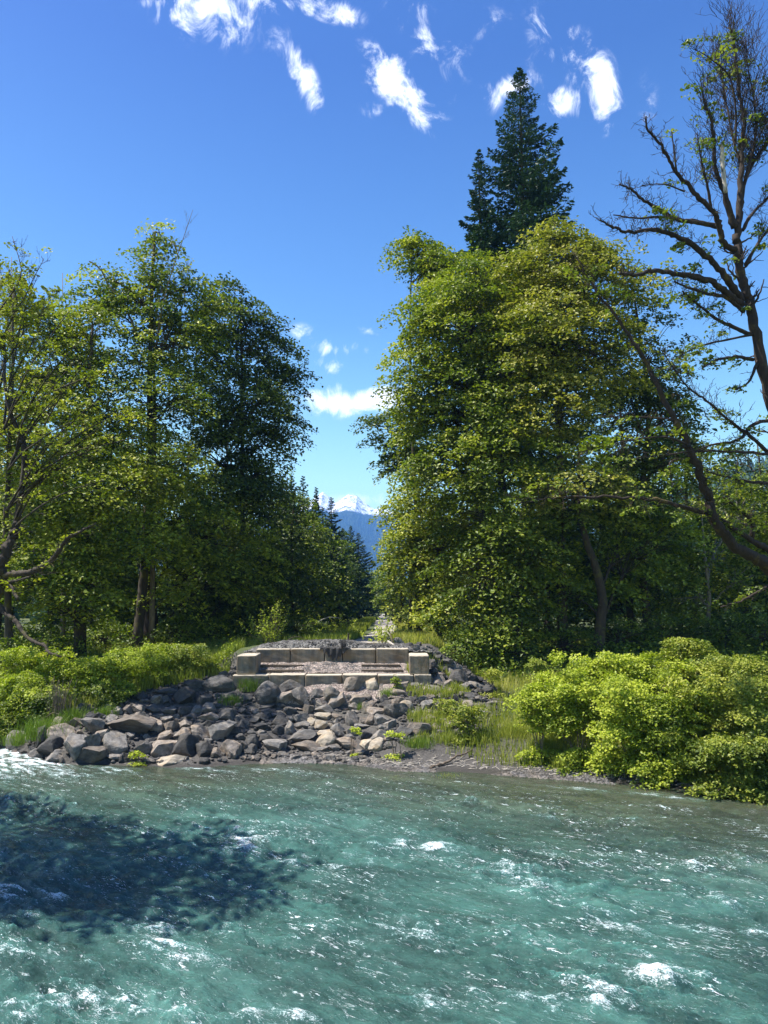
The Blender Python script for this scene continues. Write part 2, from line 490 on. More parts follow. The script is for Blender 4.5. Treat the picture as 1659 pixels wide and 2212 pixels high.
CAPS = [(530, 1822, 32, 22, 1), (515, 1800, 14, 10, .7), (20, 1632, 75, 26, 1.3), (75, 1655, 70, 18, 1.1), (10, 1665, 60, 18, .9), (12, 1932, 45, 12, .9), (110, 1936, 60, 7, .6),
        (945, 1832, 36, 9, .75), (868, 1828, 16, 10, .75), (622, 1866, 22, 7, .6), (755, 1842, 12, 6, .5), (722, 1872, 16, 7, .5), (800, 1868, 10, 6, .5),
        (1410, 2108, 42, 24, 1.1), (1380, 2080, 45, 9, .6), (1445, 2125, 22, 12, .9), (1290, 2145, 40, 20, .85), (1190, 2168, 50, 16, .8), (1565, 1948, 24, 12, .8),
        (1502, 1872, 18, 9, .75), (1330, 1995, 50, 14, .55), (1260, 1705, 50, 4, .3), (1440, 1720, 60, 4, .4), (1405, 1878, 14, 5, .5), (1265, 1900, 14, 5, .5),
        (330, 2010, 60, 16, .6), (345, 2045, 60, 14, .65), (400, 2075, 50, 12, .5), (30, 2185, 38, 20, 1), (230, 2172, 90, 14, .7), (120, 2165, 60, 12, .6),
        (350, 2190, 80, 10, .55), (560, 2195, 50, 14, .7), (890, 2015, 50, 16, .6), (935, 2170, 26, 20, .7), (490, 2012, 24, 9, .6), (1030, 2150, 24, 9, .6),
        (430, 1660, 60, 5, .35), (240, 1664, 60, 6, .45), (130, 1672, 60, 8, .6), (600, 1665, 80, 4, .3), (1150, 1900, 60, 18, .4), (1090, 1880, 30, 12, .5),
        (650, 2200, 40, 10, .6), (1640, 2020, 40, 8, .5), (1530, 2010, 50, 8, .4), (20, 2060, 60, 9, .6), (60, 1985, 30, 8, .6), (1310, 2180, 60, 12, .6)]
foam = np.zeros_like(H)
for a, b, sx, sy, wgt in CAPS:
    r = ray(a, b); p = r * (CAMZ / -r[2]); Y = p[1]
    rxm = px2m(sx, Y); r2 = ray(a, b + sy); rym = abs(Y - (r2 * (CAMZ / -r2[2]))[1])
    u = (WX - p[0]); v = (WY - p[1]) + 0.35 * u
    g = np.exp(-((u / (rxm * 1.6)) ** 2 + (v / (rym * 1.7)) ** 2))
    foam = np.maximum(foam, (0.42 + 0.42 * wgt) * g * np.clip(1 + 0.30 * w3 + 0.2 * w2 + 0.15 * w5, 0.2, 1.35))
    H += 0.13 * wgt * np.exp(-((u / (rxm * 1.2)) ** 2 + (v / (rym * 1.3)) ** 2)) * (1 if wgt > 0.55 else 0.3)
threads = fft_field(nx, ny, Lx, Ly, 5.0, 0.5, ROT, 15) + 0.6 * fft_field(nx, ny, Lx, Ly, 2.2, 0.3, ROT - 0.15, 16)
foam = np.maximum(foam, 0.42 * sstep(1.5, 3.0, threads) * np.clip(0.6 + 0.4 * w4, 0, 1.2))
crest = sstep(1.5, 3.2, (0.7 * w2 + 0.75 * w3 + 0.45 * w1) * (0.8 + 0.3 * w4)) * np.clip(shore * 1.3, 0, 1)
foam = np.maximum(foam, 0.52 * crest)
left_rapid = sstep(-6, -16, WX) * sstep(27, 33, WY)
foam = np.maximum(foam, 0.45 * left_rapid * np.clip(0.5 + 0.4 * w2, 0, 1.2))
depth = np.clip((yw(WX) - WY) / (11.0 + 8 * sstep(0, 12, WX)) + 0.15 * rnoise2(WX, WY, 4, 3), 0, 1)
def water_mat():
    m, nt, bs = new_mat('glacial_river_water')
    v = objvec(nt)
    mp = N_(nt, 'ShaderNodeMapping', vector_type='TEXTURE'); mp.inputs['Rotation'].default_value = (0, 0, radians(-30)); mp.inputs['Scale'].default_value = (1.9, 1.0, 1.0)
    nt.links.new(v, mp.inputs[0]); vv = mp.outputs[0]
    f = attr(nt, 'foam'); dp = attr(nt, 'depth')
    big = noise(nt, 0.35, 4, 0.6, vv, 0.6)
    deep = ramp(nt, big, [(0.35, (0.026, 0.066, 0.055)), (0.55, (0.042, 0.105, 0.088)), (0.72, (0.068, 0.155, 0.132))])
    shal = ramp(nt, big, [(0.35, (0.034, 0.044, 0.026)), (0.65, (0.060, 0.070, 0.040))])
    c = mixc(nt, maprange(nt, dp, 0.0, 0.85), shal, deep)
    n1 = noise(nt, 5.5, 5, 0.6, vv, 0.4); n2 = noise(nt, 17, 4, 0.65, vv, 0.3)
    fl = noise(nt, 26, 4, 0.7, vv, 1.2); fm = noise(nt, 3.0, 4, 0.6, vv, 1.5)
    # foam = what the water carries: threshold falls where the foam field is strong
    s = math_(nt, 'ADD', math_(nt, 'MULTIPLY', f, 0.24), math_(nt, 'ADD', math_(nt, 'MULTIPLY', fl, 0.6), math_(nt, 'MULTIPLY', fm, 0.35)))
    ff = maprange(nt, s, 0.615, 0.75)
    c = mixc(nt, math_(nt, 'MULTIPLY', maprange(nt, s, 0.5, 0.8), 0.35), c, (0.16, 0.42, 0.40))
    mp2 = N_(nt, 'ShaderNodeMapping', vector_type='TEXTURE'); mp2.inputs['Rotation'].default_value = (0, 0, radians(-32)); mp2.inputs['Scale'].default_value = (4.2, 1.0, 1.0); nt.links.new(v, mp2.inputs[0])
    st1 = noise(nt, 1.5, 6, 0.7, mp2.outputs[0], 0.8)
    c = mixc(nt, 1.0, c, ramp(nt, st1, [(0.35, 0.6), (0.5, 0.9), (0.66, 1.35)]), 'MULTIPLY')  # wave shading painted into the colour as darker and lighter streaks
    sk = maprange(nt, noise(nt, 17, 3, 0.75, mp2.outputs[0], 1.0), 0.57, 0.64)  # white flecks: sun glints painted into the colour along with foam specks
    sk = math_(nt, 'MULTIPLY', sk, maprange(nt, noise(nt, 1.3, 4, 0.7, mp2.outputs[0], 1.2), 0.50, 0.62))
    sk2 = maprange(nt, noise(nt, 9, 5, 0.8, mp2.outputs[0], 2.0), 0.60, 0.68)
    ff = math_(nt, 'MAXIMUM', ff, math_(nt, 'MULTIPLY', math_(nt, 'MAXIMUM', sk, math_(nt, 'MULTIPLY', sk2, 0.7)), maprange(nt, dp, 0.02, 0.15)))
    c = mixc(nt, ff, c, (0.82, 0.88, 0.9))
    nt.links.new(c, bs.inputs['Base Color'])
    rg = maprange(nt, ff, 0, 1, 0.07, 0.6); nt.links.new(rg, bs.inputs['Roughness'])
    bs.inputs['IOR'].default_value = 1.333
    bs.inputs['Subsurface Weight'].default_value = 0.7; bs.inputs['Subsurface Radius'].default_value = (0.25, 0.55, 0.5); bs.inputs['Subsurface Scale'].default_value = 0.45
    h = math_(nt, 'ADD', math_(nt, 'MULTIPLY', n1, 0.75), math_(nt, 'MULTIPLY', n2, 0.30))
    h = math_(nt, 'ADD', h, math_(nt, 'MULTIPLY', ff, 0.25))
    bump(nt, bs, h, 1.0, 0.14)
    return m
WM = water_mat()
# one river sheet: fine middle, coarse ends
ex = np.concatenate([[-400, -200, -100, -60, -36, -28], wxs, [24, 30, 45, 80, 150, 400]]); ey = np.concatenate([[-60, -10, 2, 5], wys, [39, 46, 62]])
HH = np.zeros((len(ey), len(ex))); FF = np.zeros_like(HH); DD = np.ones_like(HH)
HH[4:4 + ny, 6:6 + nx] = H; FF[4:4 + ny, 6:6 + nx] = foam; DD[4:4 + ny, 6:6 + nx] = depth
river = link('river_water', grid_mesh('river_water', ex, ey, HH, {'foam': FF.ravel(), 'depth': DD.ravel()}), WM)
tag(river, 'fast turquoise glacial river with white riffles', None, None, 'structure')

# ------------------------------------------------------------------ concrete blocks
import bmesh
def block_mesh(name, lx, ly, lz, bev=0.05, seed=0):
    bm = bmesh.new()
    bmesh.ops.create_cube(bm, size=1.0)
    for v in bm.verts: v.co = Vector((v.co.x * lx, v.co.y * ly, (v.co.z + 0.5) * lz))
    bmesh.ops.bevel(bm, geom=list(bm.edges), offset=bev, segments=2, profile=0.5, affect='EDGES')
    bmesh.ops.subdivide_edges(bm, edges=[e for e in bm.edges if e.calc_length() > 0.3], cuts=5, use_grid_fill=True)
    rr = random.Random(seed)
    for v in bm.verts:
        v.co += Vector((rr.uniform(-1, 1), rr.uniform(-1, 1), rr.uniform(-1, 1))) * 0.006
    me = bpy.data.meshes.new(name); bm.to_mesh(me); bm.free()
    return me

def xat(dx, Y): return at(dx, 1300, Y)[0]
srcD = 0.6636
def cx3(c): return (700 + c / 1.843) * srcD     # x in the close-up of the abutment
back_edges = [250, 455, 660, 766, 966, 1163]
back_lab = ['concrete block at the left end of the upper row, dark and damp stained',
            'tan stained concrete block second from left in the upper row',
            'narrow concrete block in the middle of the upper row under the torn black fabric',
            'tan concrete block just right of the torn black fabric in the upper row',
            'pale topped concrete block at the right end of the upper row']
YB = 39.6
for i in range(5):
    x0, x1 = xat(cx3(back_edges[i]), YB), xat(cx3(back_edges[i + 1]), YB)
    me = block_mesh('concrete_block', x1 - x0 - 0.035, 0.8, 0.95, 0.05, i)
    o = link('concrete_block', me, M['concrete'], None, ((x0 + x1) / 2, YB + 0.42 + 0.02 * (i % 2), 3.07 + 0.012 * (i % 3)))
    tag(o, back_lab[i], 'concrete block', 'stacked concrete blocks of the old abutment')
front_edges = [113, 328, 545, 765, 975, 1190, 1297]
front_lab = ['low concrete block at the left end of the lower row, in shade', 'second concrete block from the left in the lower row, mostly shaded',
             'third concrete block from left in the lower row, above the round brown boulders', 'concrete block in the lower row directly above the tall pointed boulder',
             'long concrete block in the lower row with a small weed in front', 'short concrete block at the right end of the lower row under the big end block']
YF = 37.0
for i in range(6):
    x0, x1 = xat(cx3(front_edges[i]), YF), xat(cx3(front_edges[i + 1]), YF)
    me = block_mesh('concrete_block', x1 - x0 - 0.03, 0.75, 0.9, 0.045, 20 + i)
    o = link('concrete_block', me, M['concrete'], None, ((x0 + x1) / 2, YF + 0.38 + 0.015 * (i % 2), 2.02 + 0.02 * (i % 2)))
    tag(o, front_lab[i], 'concrete block', 'stacked concrete blocks of the old abutment')
for (c0, c1, lab, yaw) in ((133, 248, 'dark shaded concrete block standing end-on at the left corner of the abutment', 2), (1166, 1284, 'big pale concrete block standing end-on at the right corner of the abutment', -1)):
    x0, x1 = xat(cx3(c0), YF + 0.1), xat(cx3(c1), YF + 0.1)
    me = block_mesh('concrete_block', x1 - x0, 1.9, 0.92, 0.06, 40 + yaw)
    o = link('concrete_block', me, M['concrete'], None, ((x0 + x1) / 2, YF + 0.12 + 0.95, 2.94))
    o.rotation_euler[2] = radians(yaw)
    tag(o, lab, 'concrete block', 'stacked concrete blocks of the old abutment')

def heap(name, x0, x1, y0, y1, zf, mat, label, amp=0.06, step=0.09, kind='stuff', seed=3):
    xs = np.arange(x0, x1, step); ys = np.arange(y0, y1, step)
    X, Y = np.meshgrid(xs, ys)
    Z = zf(X, Y) + amp * rnoise2(X, Y, 0.35, seed) * 2 + amp * 0.7 * rnoise2(X, Y, 0.12, seed + 1) * 2
    o = link(name, grid_mesh(name, xs, ys, Z, None, False), mat)
    tag(o, label, 'gravel', None, kind)
    return o
def zf_top(X, Y):
    a = np.interp(X, [-7.4, -6.6, -5.6, -3.2, -1.8, -0.9, 0.4, 1.4, 2.6], [3.85, 4.12, 4.27, 4.36, 4.30, 4.12, 4.14, 4.05, 3.85])
    b = sstep(39.75, 40.5, Y) * (1 - 0.55 * sstep(42, 44.5, Y) * 1)
    return 3.86 + (a - 3.86) * b + 0.02
heap('gravel_heap', -7.5, 2.6, 39.75, 44.6, zf_top, M['gravel_grey'], 'heap of dark grey crushed gravel spread behind the upper concrete blocks', 0.055)
def zf_shelf(X, Y):
    return np.interp(Y, [37.6, 38.2, 39.7], [2.86, 2.98, 3.30]) + 0.09 * np.exp(-((X + 3.0) / 1.6) ** 2)
heap('gravel_shelf', -6.7, 1.5, 37.66, 39.66, zf_shelf, M['gravel_pink'], 'pinkish gravel filling the shelf between the two rows of concrete blocks', 0.035, 0.07, seed=9)
heap('gravel_apron', -5.2, 1.0, 35.6, 36.98, lambda X, Y: terr(X, Y) + 0.05 + 0.22 * sstep(36.3, 36.95, Y) * (1 - sstep(1.5, 3.0, np.abs(X + 1.6))), M['gravel_pink'], 'fine pale gravel spilling down in front of the lower concrete blocks', 0.04, 0.08, seed=11)

# timbers lying in the shelf
def timber(x0, x1, y, z, w, h, label):
    me = block_mesh('timber_sill', x1 - x0, w, h, 0.015, int(abs(x0 * 10)))
    o = link('timber_sill', me, M['timber'], None, ((x0 + x1) / 2, y, z))
    tag(o, label, 'timber beam', 'weathered timber beams on the gravel shelf')
timber(xat(cx3(262), 39), xat(cx3(535), 39), 38.95, 3.06, 0.28, 0.2, 'dark timber beam on the left of the gravel shelf, the one nearer the upper blocks')
timber(xat(cx3(285), 38.2), xat(cx3(540), 38.2), 38.1, 2.88, 0.28, 0.2, 'dark timber beam on the left of the gravel shelf, the one nearer the river')
timber(xat(cx3(880), 39), xat(cx3(1110), 39), 38.98, 3.07, 0.26, 0.2, 'long timber beam on the right of the gravel shelf beneath the upper blocks')
timber(xat(cx3(880), 38.2), xat(cx3(1125), 38.2), 38.15, 2.9, 0.26, 0.18, 'brown timber beam on the right of the gravel shelf closest to the lower blocks')

# torn black geotextile hanging over the middle blocks
def geotextile():
    nu, nv = 40, 26
    V = []
    xL, xR = xat(cx3(632), YB), xat(cx3(812), YB)
    for j in range(nv):
        t = j / (nv - 1)
        for i in range(nu):
            u = i / (nu - 1)
            x = xL + (xR - xL) * u
            hang = max(0.0, 1 - abs(u - 0.50) * 2.3) ** 0.8 * 0.58 + 0.10 * sin(u * 21 + 2) ** 2 + 0.07 * sin(u * 47 + 1)
            back = 0.32
            s = t * (back + max(0.05, hang))
            if s < back:
                y = YB + back - s - 0.01; z = max(4.06, float(zf_top(np.array(x), np.array(y)))) + 0.03 + 0.02 * sin(u * 17 + s * 9)
            else:
                y = YB - 0.03 - 0.05 * (1 + sin(u * 29 + s * 5)) * 0.6; z = 4.07 - (s - back)
                x += (0.5 - u) * 0.35 * (s - back)
            V.append((x, y, z + 0.012 * sin(i * 3.1 + j * 1.7)))
    i = np.arange(nu * nv).reshape(nv, nu)
    q = np.stack([i[:-1, :-1], i[:-1, 1:], i[1:, 1:], i[1:, :-1]], -1).reshape(-1, 4)
    me = mesh_np('torn_fabric', V, q.ravel(), np.arange(len(q)) * 4, np.full(len(q), 4), None, False)
    o = link('torn_fabric', me, M['textile'])
    so = o.modifiers.new('thick', 'SOLIDIFY'); so.thickness = 0.012
    tag(o, 'torn black ground fabric draped over the middle of the upper concrete blocks', 'fabric')
geotextile()
def fabric_tuft(dx, dy, Y, n, h, label):
    t = Tubes(); p = at(dx, dy, Y)
    for k in range(n):
        b = np.array([RNG.normal() * 0.09, RNG.normal() * 0.06, -0.2]); e = b + np.array([RNG.normal() * 0.10, -0.04, h * RNG.uniform(0.6, 1.1)])
        t.add(smooth_path([b, (b + e) / 2 + RNG.normal(size=3) * 0.02, e], 3), np.linspace(0.016, 0.003, 7), 4)
    o = link('frayed_strip', t.mesh('frayed_strip'), M['textile'], None, p); tag(o, label, 'fabric')
fabric_tuft(cx3(768) , 1390, 39.5, 40, 0.5, 'frayed upright strip of black fabric standing above the upper blocks')

# bent bare vines and boards on the gravel heap
def vine(name, pts, r, mat, label, cat, sides=5, jit=0.01, group=None, n=6):
    P = smooth_path(pts, n, jit); o0 = P[0].copy()
    t = Tubes(); t.add(P - o0, np.linspace(r, r * 0.45, len(P)), sides)
    o = link(name, t.mesh(name), mat, None, o0); tag(o, label, cat, group); return o
vine('bent_stem', [at(618, 1387, 42), at(630, 1378, 42), at(648, 1376, 42), at(668, 1384, 42), at(690, 1388, 42)], 0.03, M['bark'], 'thin dark stem arched over the top of the gravel heap', 'branch')
def board(a, b, w, h, label, mat):
    a = np.array(a); b = np.array(b); L = np.linalg.norm(b - a)
    me = block_mesh('board', L, w, h, 0.01, 5)
    o = link('board', me, mat, None, (a + b) / 2)
    o.rotation_euler = (0.05, -math.asin((b[2] - a[2]) / L), math.atan2(b[1] - a[1], b[0] - a[0]))
    tag(o, label, 'board')
board(at(862, 1404, 40.3), at(838, 1386, 41.6), 0.12, 0.07, 'bleached board lying at the right end of the gravel heap', M['dead'])
board(at(812, 1394, 41.5), at(745, 1389, 42.2), 0.22, 0.10, 'dark plank half buried along the top of the gravel heap', M['timber'])
vine('dead_branch', [at(848, 1388, 43), at(842, 1366, 44.5), at(834, 1350, 46)], 0.06, M['bark'], 'dark dead branch leaning beside the leafy sapling on the track', 'branch')

# ------------------------------------------------------------------ boulders
def icos(sub):
    bm = bmesh.new(); bmesh.ops.create_icosphere(bm, subdivisions=sub, radius=1.0)
    V = np.array([v.co[:] for v in bm.verts]); F = np.array([[v.index for v in f.verts] for f in bm.faces]); bm.free()
    return V, F
ICO3 = icos(4); ICO2 = icos(2)
def fbm3(P, seed, s):
    v = np.zeros(len(P)); a = 1.0
    r = np.random.default_rng(seed)
    for o in range(4):
        for k in range(6):
            d = norm(r.normal(size=3)) * s * (2 ** o)
            v += a * np.sin(P @ d + r.uniform(0, 6.28)) / 5
        a *= 0.5
    return v
def rock_mesh(seed, planes, rough=0.05, ico=ICO3):
    V, F = ico; V = V.copy()
    r = np.random.default_rng(seed)
    for k in range(planes):
        n = norm(r.normal(size=3)); d = r.uniform(0.42, 0.78)
        s = V @ n; over = np.maximum(s - d, 0)
        V -= over[:, None] * n * 0.96
    V *= (1 + 1.3 * rough * fbm3(V, seed, 3.0) + rough * 0.7 * fbm3(V, seed + 50, 9.0))[:, None]
    mn, mx = V.min(0), V.max(0); V = (V - (mn + mx) / 2) / ((mx - mn) / 2)
    return mesh_np('boulder', V, F.ravel(), np.arange(len(F)) * 3, np.full(len(F), 3), None, False)
ROCKS = {}
TONES = ['rock_grey', 'rock_brown', 'rock_dark', 'rock_pale']
for ti, tn in enumerate(TONES):
    for sh in range(5):
        me = rock_mesh(100 * ti + sh * 7, [9, 14, 6, 11, 18][sh], [0.06, 0.05, 0.07, 0.06, 0.035][sh]); me.materials.append(M[tn]); ROCKS[(tn, sh)] = me

A = [(60,705,110,85,3),(45,900,110,80,0),(215,875,270,200,0),(400,870,130,100,0),(575,830,200,260,2),(770,680,190,170,1),(985,650,250,160,1),(830,800,400,230,1),
 (1130,450,190,130,2),(1190,560,130,120,2),(1440,510,150,80,0),(1350,540,120,70,2),(1490,590,150,90,0),(1230,700,280,220,0),(1340,840,200,180,1),(680,970,340,250,2),
 (970,980,260,290,0),(1200,900,220,230,0),(1250,1070,360,230,1),(480,1090,210,180,0),(730,1110,270,170,0),(330,1050,150,70,2),(1530,940,300,290,0),(1540,1110,200,90,0),(1645,1130,80,110,2)]
B = [(50,470,130,120,1),(175,460,210,140,1),(250,290,170,110,2),(290,345,130,50,1),(60,580,130,90,1),(230,570,220,120,1),(320,640,170,200,2),(45,690,620,250,1),
 (440,335,150,150,1),(570,330,170,110,2),(430,450,240,110,0),(620,490,170,110,0),(480,550,130,70,0),(590,600,150,90,0),(435,690,200,190,1),(640,700,190,160,1),(840,660,190,120,1),
 (780,800,200,170,1),(560,840,210,150,1),(530,1000,310,230,1),(830,970,320,310,2),(350,900,130,110,2),(240,1000,240,180,0),(385,950,90,110,0),(325,1150,160,70,0),(640,1150,430,120,3),
 (40,1110,120,120,2),(900,1180,80,50,0),(1080,1160,130,90,2),(1110,1010,230,220,2),(1250,1060,130,130,1),(1430,990,320,250,1),(1040,780,280,180,1),(1340,770,330,230,0),(1450,660,150,110,0),
 (1190,750,80,90,0),(1180,650,140,80,2),(1150,570,240,120,1),(1330,640,90,50,0),(990,470,150,120,0),(1160,450,190,120,1),(920,560,130,90,2),(720,560,90,70,0),(840,480,180,120,2),
 (820,290,300,230,2),(600,220,350,80,2),(1000,140,350,150,2),(1300,130,420,230,2),(1100,330,200,130,2),(1240,490,100,70,2),(1400,530,240,150,2),(1440,290,180,110,2),(1620,660,150,110,2),
 (1530,760,120,90,2),(1600,480,120,90,2),(1590,840,130,100,2),(1640,970,110,150,2)]
C = [(290,240,310,280,2),(520,310,270,170,1),(600,150,330,180,2),(760,280,240,220,0),(960,170,150,90,0),(960,250,190,130,2),(1220,110,160,80,0),(1160,250,230,200,0),(1440,140,320,250,1),
 (1660,140,290,210,3),(1000,370,140,100,0),(1220,370,240,240,1),(1510,320,210,130,1),(1480,430,190,110,0),(1640,440,140,150,3),(880,330,90,100,2),(860,460,170,130,1),(730,430,100,70,2),
 (1060,460,270,120,0),(600,480,170,110,2),(480,410,150,90,2),(250,420,280,80,2),(300,490,200,80,2),(190,570,230,110,2),(430,540,170,80,2),(440,620,200,140,2),(320,550,90,70,2),
 (100,610,150,100,2),(200,700,220,100,2),(740,590,190,140,0),(870,560,80,60,1),(600,600,70,80,0),(590,720,130,180,0),(430,740,150,120,2),(760,690,180,100,0),(880,620,150,90,3),
 (1050,560,220,100,3),(1230,560,130,80,1),(1210,620,80,60,0),(1310,600,120,60,2),(1430,600,160,190,0),(1020,670,180,130,3),(1050,770,230,70,3),(1260,750,210,170,0),(1150,670,90,50,3),
 (1450,750,190,150,0),(1570,690,180,60,0),(1600,610,110,90,1),(720,840,400,150,0),(1070,880,310,170,3),(800,970,350,160,1),(370,960,300,160,0),(270,850,200,110,2),(80,900,190,180,2),
 (70,1010,150,120,2),(1400,920,330,130,1),(1620,950,180,150,3),(1620,1050,80,70,2),(70,790,140,90,2),(570,900,130,70,2),(500,1010,100,60,2)]
Dk = [(390,560,230,80,2),(330,630,200,90,1),(330,690,180,80,1),(500,620,90,80,0),(540,660,90,80,0),(600,650,70,60,3),(640,540,130,80,1),(760,500,150,70,1),(770,575,180,120,1),(700,650,140,90,0),
 (850,595,140,90,1),(890,480,150,110,0),(960,540,230,180,2),(700,460,90,80,2),(640,610,70,50,2),(1040,620,110,80,0),(1150,605,160,90,0),(1310,680,190,150,2),(1060,720,160,80,0),(1050,830,160,110,1),
 (1060,960,200,110,3),(850,910,190,90,3),(1240,980,150,90,0),(1340,800,100,50,0),(160,750,90,90,2),(460,700,100,70,2),(180,820,120,80,2),(310,790,140,100,1),(290,880,220,150,0),(400,830,150,110,3),
 (30,820,80,80,1),(90,890,200,90,1),(20,990,100,100,1),(130,990,130,120,0),(230,1020,110,110,0),(560,1075,260,130,1),(360,1115,200,110,2),(110,1160,180,130,0),(70,1250,200,140,3),(240,1250,120,60,0),
 (820,990,120,50,0),(910,1025,240,80,1),(730,1045,110,70,3),(790,1115,90,60,0),(560,745,120,60,0),(640,830,130,120,0),(460,750,90,50,2),(680,590,60,60,2),(1100,525,130,60,2),(1440,1050,80,50,3),
 (1430,690,90,40,0),(1510,705,100,40,0),(330,130,120,80,0),(430,180,100,70,2),(500,195,110,60,0),(590,210,80,50,0),(650,240,70,50,2),(700,265,60,50,0),(740,300,100,50,0),(800,300,60,40,2),
 (830,350,150,60,0),(690,380,120,110,2),(820,430,110,60,2),(880,390,90,50,0),(950,410,100,50,0),(1000,440,100,50,2),(1060,480,90,60,2),(780,440,50,50,0),(750,350,90,60,2),(870,340,60,40,2),(280,115,70,40,3),(730,400,60,50,0),(930,370,60,40,0),(1030,410,60,40,2),(960,460,70,40,0),(1180,530,110,50,2),(540,160,70,50,2),(620,190,50,40,0)]
rocks = []
for lst, ox, oy, s in ((A, 0, 2200, 4.1475), (B, 400, 2200, 4.1475), (C, 800, 2200, 4.1475), (Dk, 1200, 2050, 3.318)):
    for (a, b, w, h, t) in lst:
        rocks.append(((ox + a / s) * srcD, (oy + b / s) * srcD, w / s * srcD, h / s * srcD, t))
hand_n = len(rocks)
# smaller stones wedged between them
ZONE = [(20, 1628), (100, 1580), (230, 1530), (380, 1490), (520, 1440), (520, 1480), (700, 1490), (870, 1480), (940, 1440), (1060, 1500), (1060, 1540), (980, 1570), (840, 1600), (820, 1640), (430, 1640), (120, 1645)]
rr = random.Random(4)
tries = 0
while len(rocks) < 297 and tries < 8000:
    tries += 1
    x = rr.uniform(20, 1060); y = rr.uniform(1440, 1645)
    if not in_poly(x, y, ZONE): continue
    w = rr.uniform(13, 26); h = w * rr.uniform(.55, .8)
    ok = True
    for (a, b, c, d, t) in rocks:
        if abs(a - x) < (c * 0.42 + w * 0.3) and abs(b - y) < (d * 0.42 + h * 0.3): ok = False; break
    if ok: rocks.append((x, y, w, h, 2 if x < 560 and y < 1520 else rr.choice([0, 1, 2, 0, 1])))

tone_w = ['grey', 'brown', 'dark', 'pale']
shape_w = ['angular', 'rounded', 'blocky', 'craggy', 'smooth']
ordn = ['', 'second', 'third', 'fourth', 'fifth', 'sixth', 'seventh', 'eighth', 'ninth', 'tenth', 'eleventh', 'twelfth', 'thirteenth', 'fourteenth', 'fifteenth', 'sixteenth', 'seventeenth', 'eighteenth', 'nineteenth', 'twentieth',
        'twenty-first', 'twenty-second', 'twenty-third', 'twenty-fourth', 'twenty-fifth', 'twenty-sixth', 'twenty-seventh', 'twenty-eighth', 'twenty-ninth', 'thirtieth', 'thirty-first', 'thirty-second', 'thirty-third', 'thirty-fourth', 'thirty-fifth', 'thirty-sixth', 'thirty-seventh', 'thirty-eighth', 'thirty-ninth', 'fortieth']
def zone_of(x, y):
    if y < 1425: return 'beside the right end block'
    if x > 925 and y < 1475: return 'on the slope right of the abutment'
    if x > 830 and y < 1530: return 'below the right lower blocks'
    if x > 830: return 'among weeds at the right'
    if y < 1470: return 'at the top left' if x < 520 else 'right under the lower blocks'
    if y < 1500: return 'in the topmost boulder row' if x > 520 else 'on the shaded upper left'
    if y < 1530: return 'in the upper slope, left half' if x < 420 else 'in the upper slope, right half'
    if y < 1560: return 'halfway down, left half' if x < 420 else 'halfway down, right half'
    if y < 1590: return 'low on the slope, left half' if x < 420 else 'low on the slope, right half'
    if y < 1618: return 'just above the waterline, left half' if x < 420 else 'just above the waterline, right half'
    return 'at the water edge'
zones = {}
for i, (x, y, w, h, t) in enumerate(rocks): zones.setdefault(zone_of(x, y), []).append((x, i))
lab_of = {}
shape_of = {}
for zn, ls in zones.items():
    ls.sort()
    for k, (x, i) in enumerate(ls):
        X, Y, w, h, t = rocks[i]
        sh = (i * 7 + 3) % 5; shape_of[i] = sh
        size = 'large ' if w > 52 else ('small ' if w < 27 else '')
        sw = 'flat' if w > 2.3 * h else shape_w[sh]
        lab_of[i] = '%s%s %s rock %s, %s from left' % (size, tone_w[t], sw, zn, 'first' if k == 0 else ordn[min(k, 39)])
rock_pts = []
for i, (x, y, w, h, t) in enumerate(rocks):
    p = on_ground(x, y + h * 0.28)
    Y = p[1]
    wm, hm = px2m(w, Y), px2m(h, Y)
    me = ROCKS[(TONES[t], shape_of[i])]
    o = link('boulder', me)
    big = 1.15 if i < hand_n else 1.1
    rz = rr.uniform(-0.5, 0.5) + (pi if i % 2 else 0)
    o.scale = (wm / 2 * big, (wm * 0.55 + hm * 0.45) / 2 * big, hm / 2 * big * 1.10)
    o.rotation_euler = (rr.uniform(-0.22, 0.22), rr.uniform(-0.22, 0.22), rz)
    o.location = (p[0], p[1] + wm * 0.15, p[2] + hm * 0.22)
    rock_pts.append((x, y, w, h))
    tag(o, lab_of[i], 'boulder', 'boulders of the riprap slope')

# twigs and leaf litter washed up along the shore
T = Tubes()
for k in range(420):
    x_ = RNG.uniform(-3, 14); y_ = float(yw(x_)) + abs(RNG.normal()) * 0.7 + 0.25; z_ = float(terr(x_, y_)) + 0.02
    an = RNG.normal() * .5 + (0 if RNG.uniform() < .7 else 1.3); L_ = RNG.uniform(.08, .45); d_ = np.array([cos(an), sin(an) * .8, 0]) * L_
    p_ = np.array([x_, y_, z_]); q_ = p_ + d_; q_[2] = float(terr(q_[0], q_[1])) + 0.03
    T.add([p_, (p_ + q_) / 2 + np.array([0, 0, .02]), q_], [.012, .010, .005], 4)
o = link('shore_litter', T.mesh('shore_litter'), M['dead']); tag(o, 'thin bleached twigs and litter washed up on the silt bar', 'twigs', None, 'stuff')

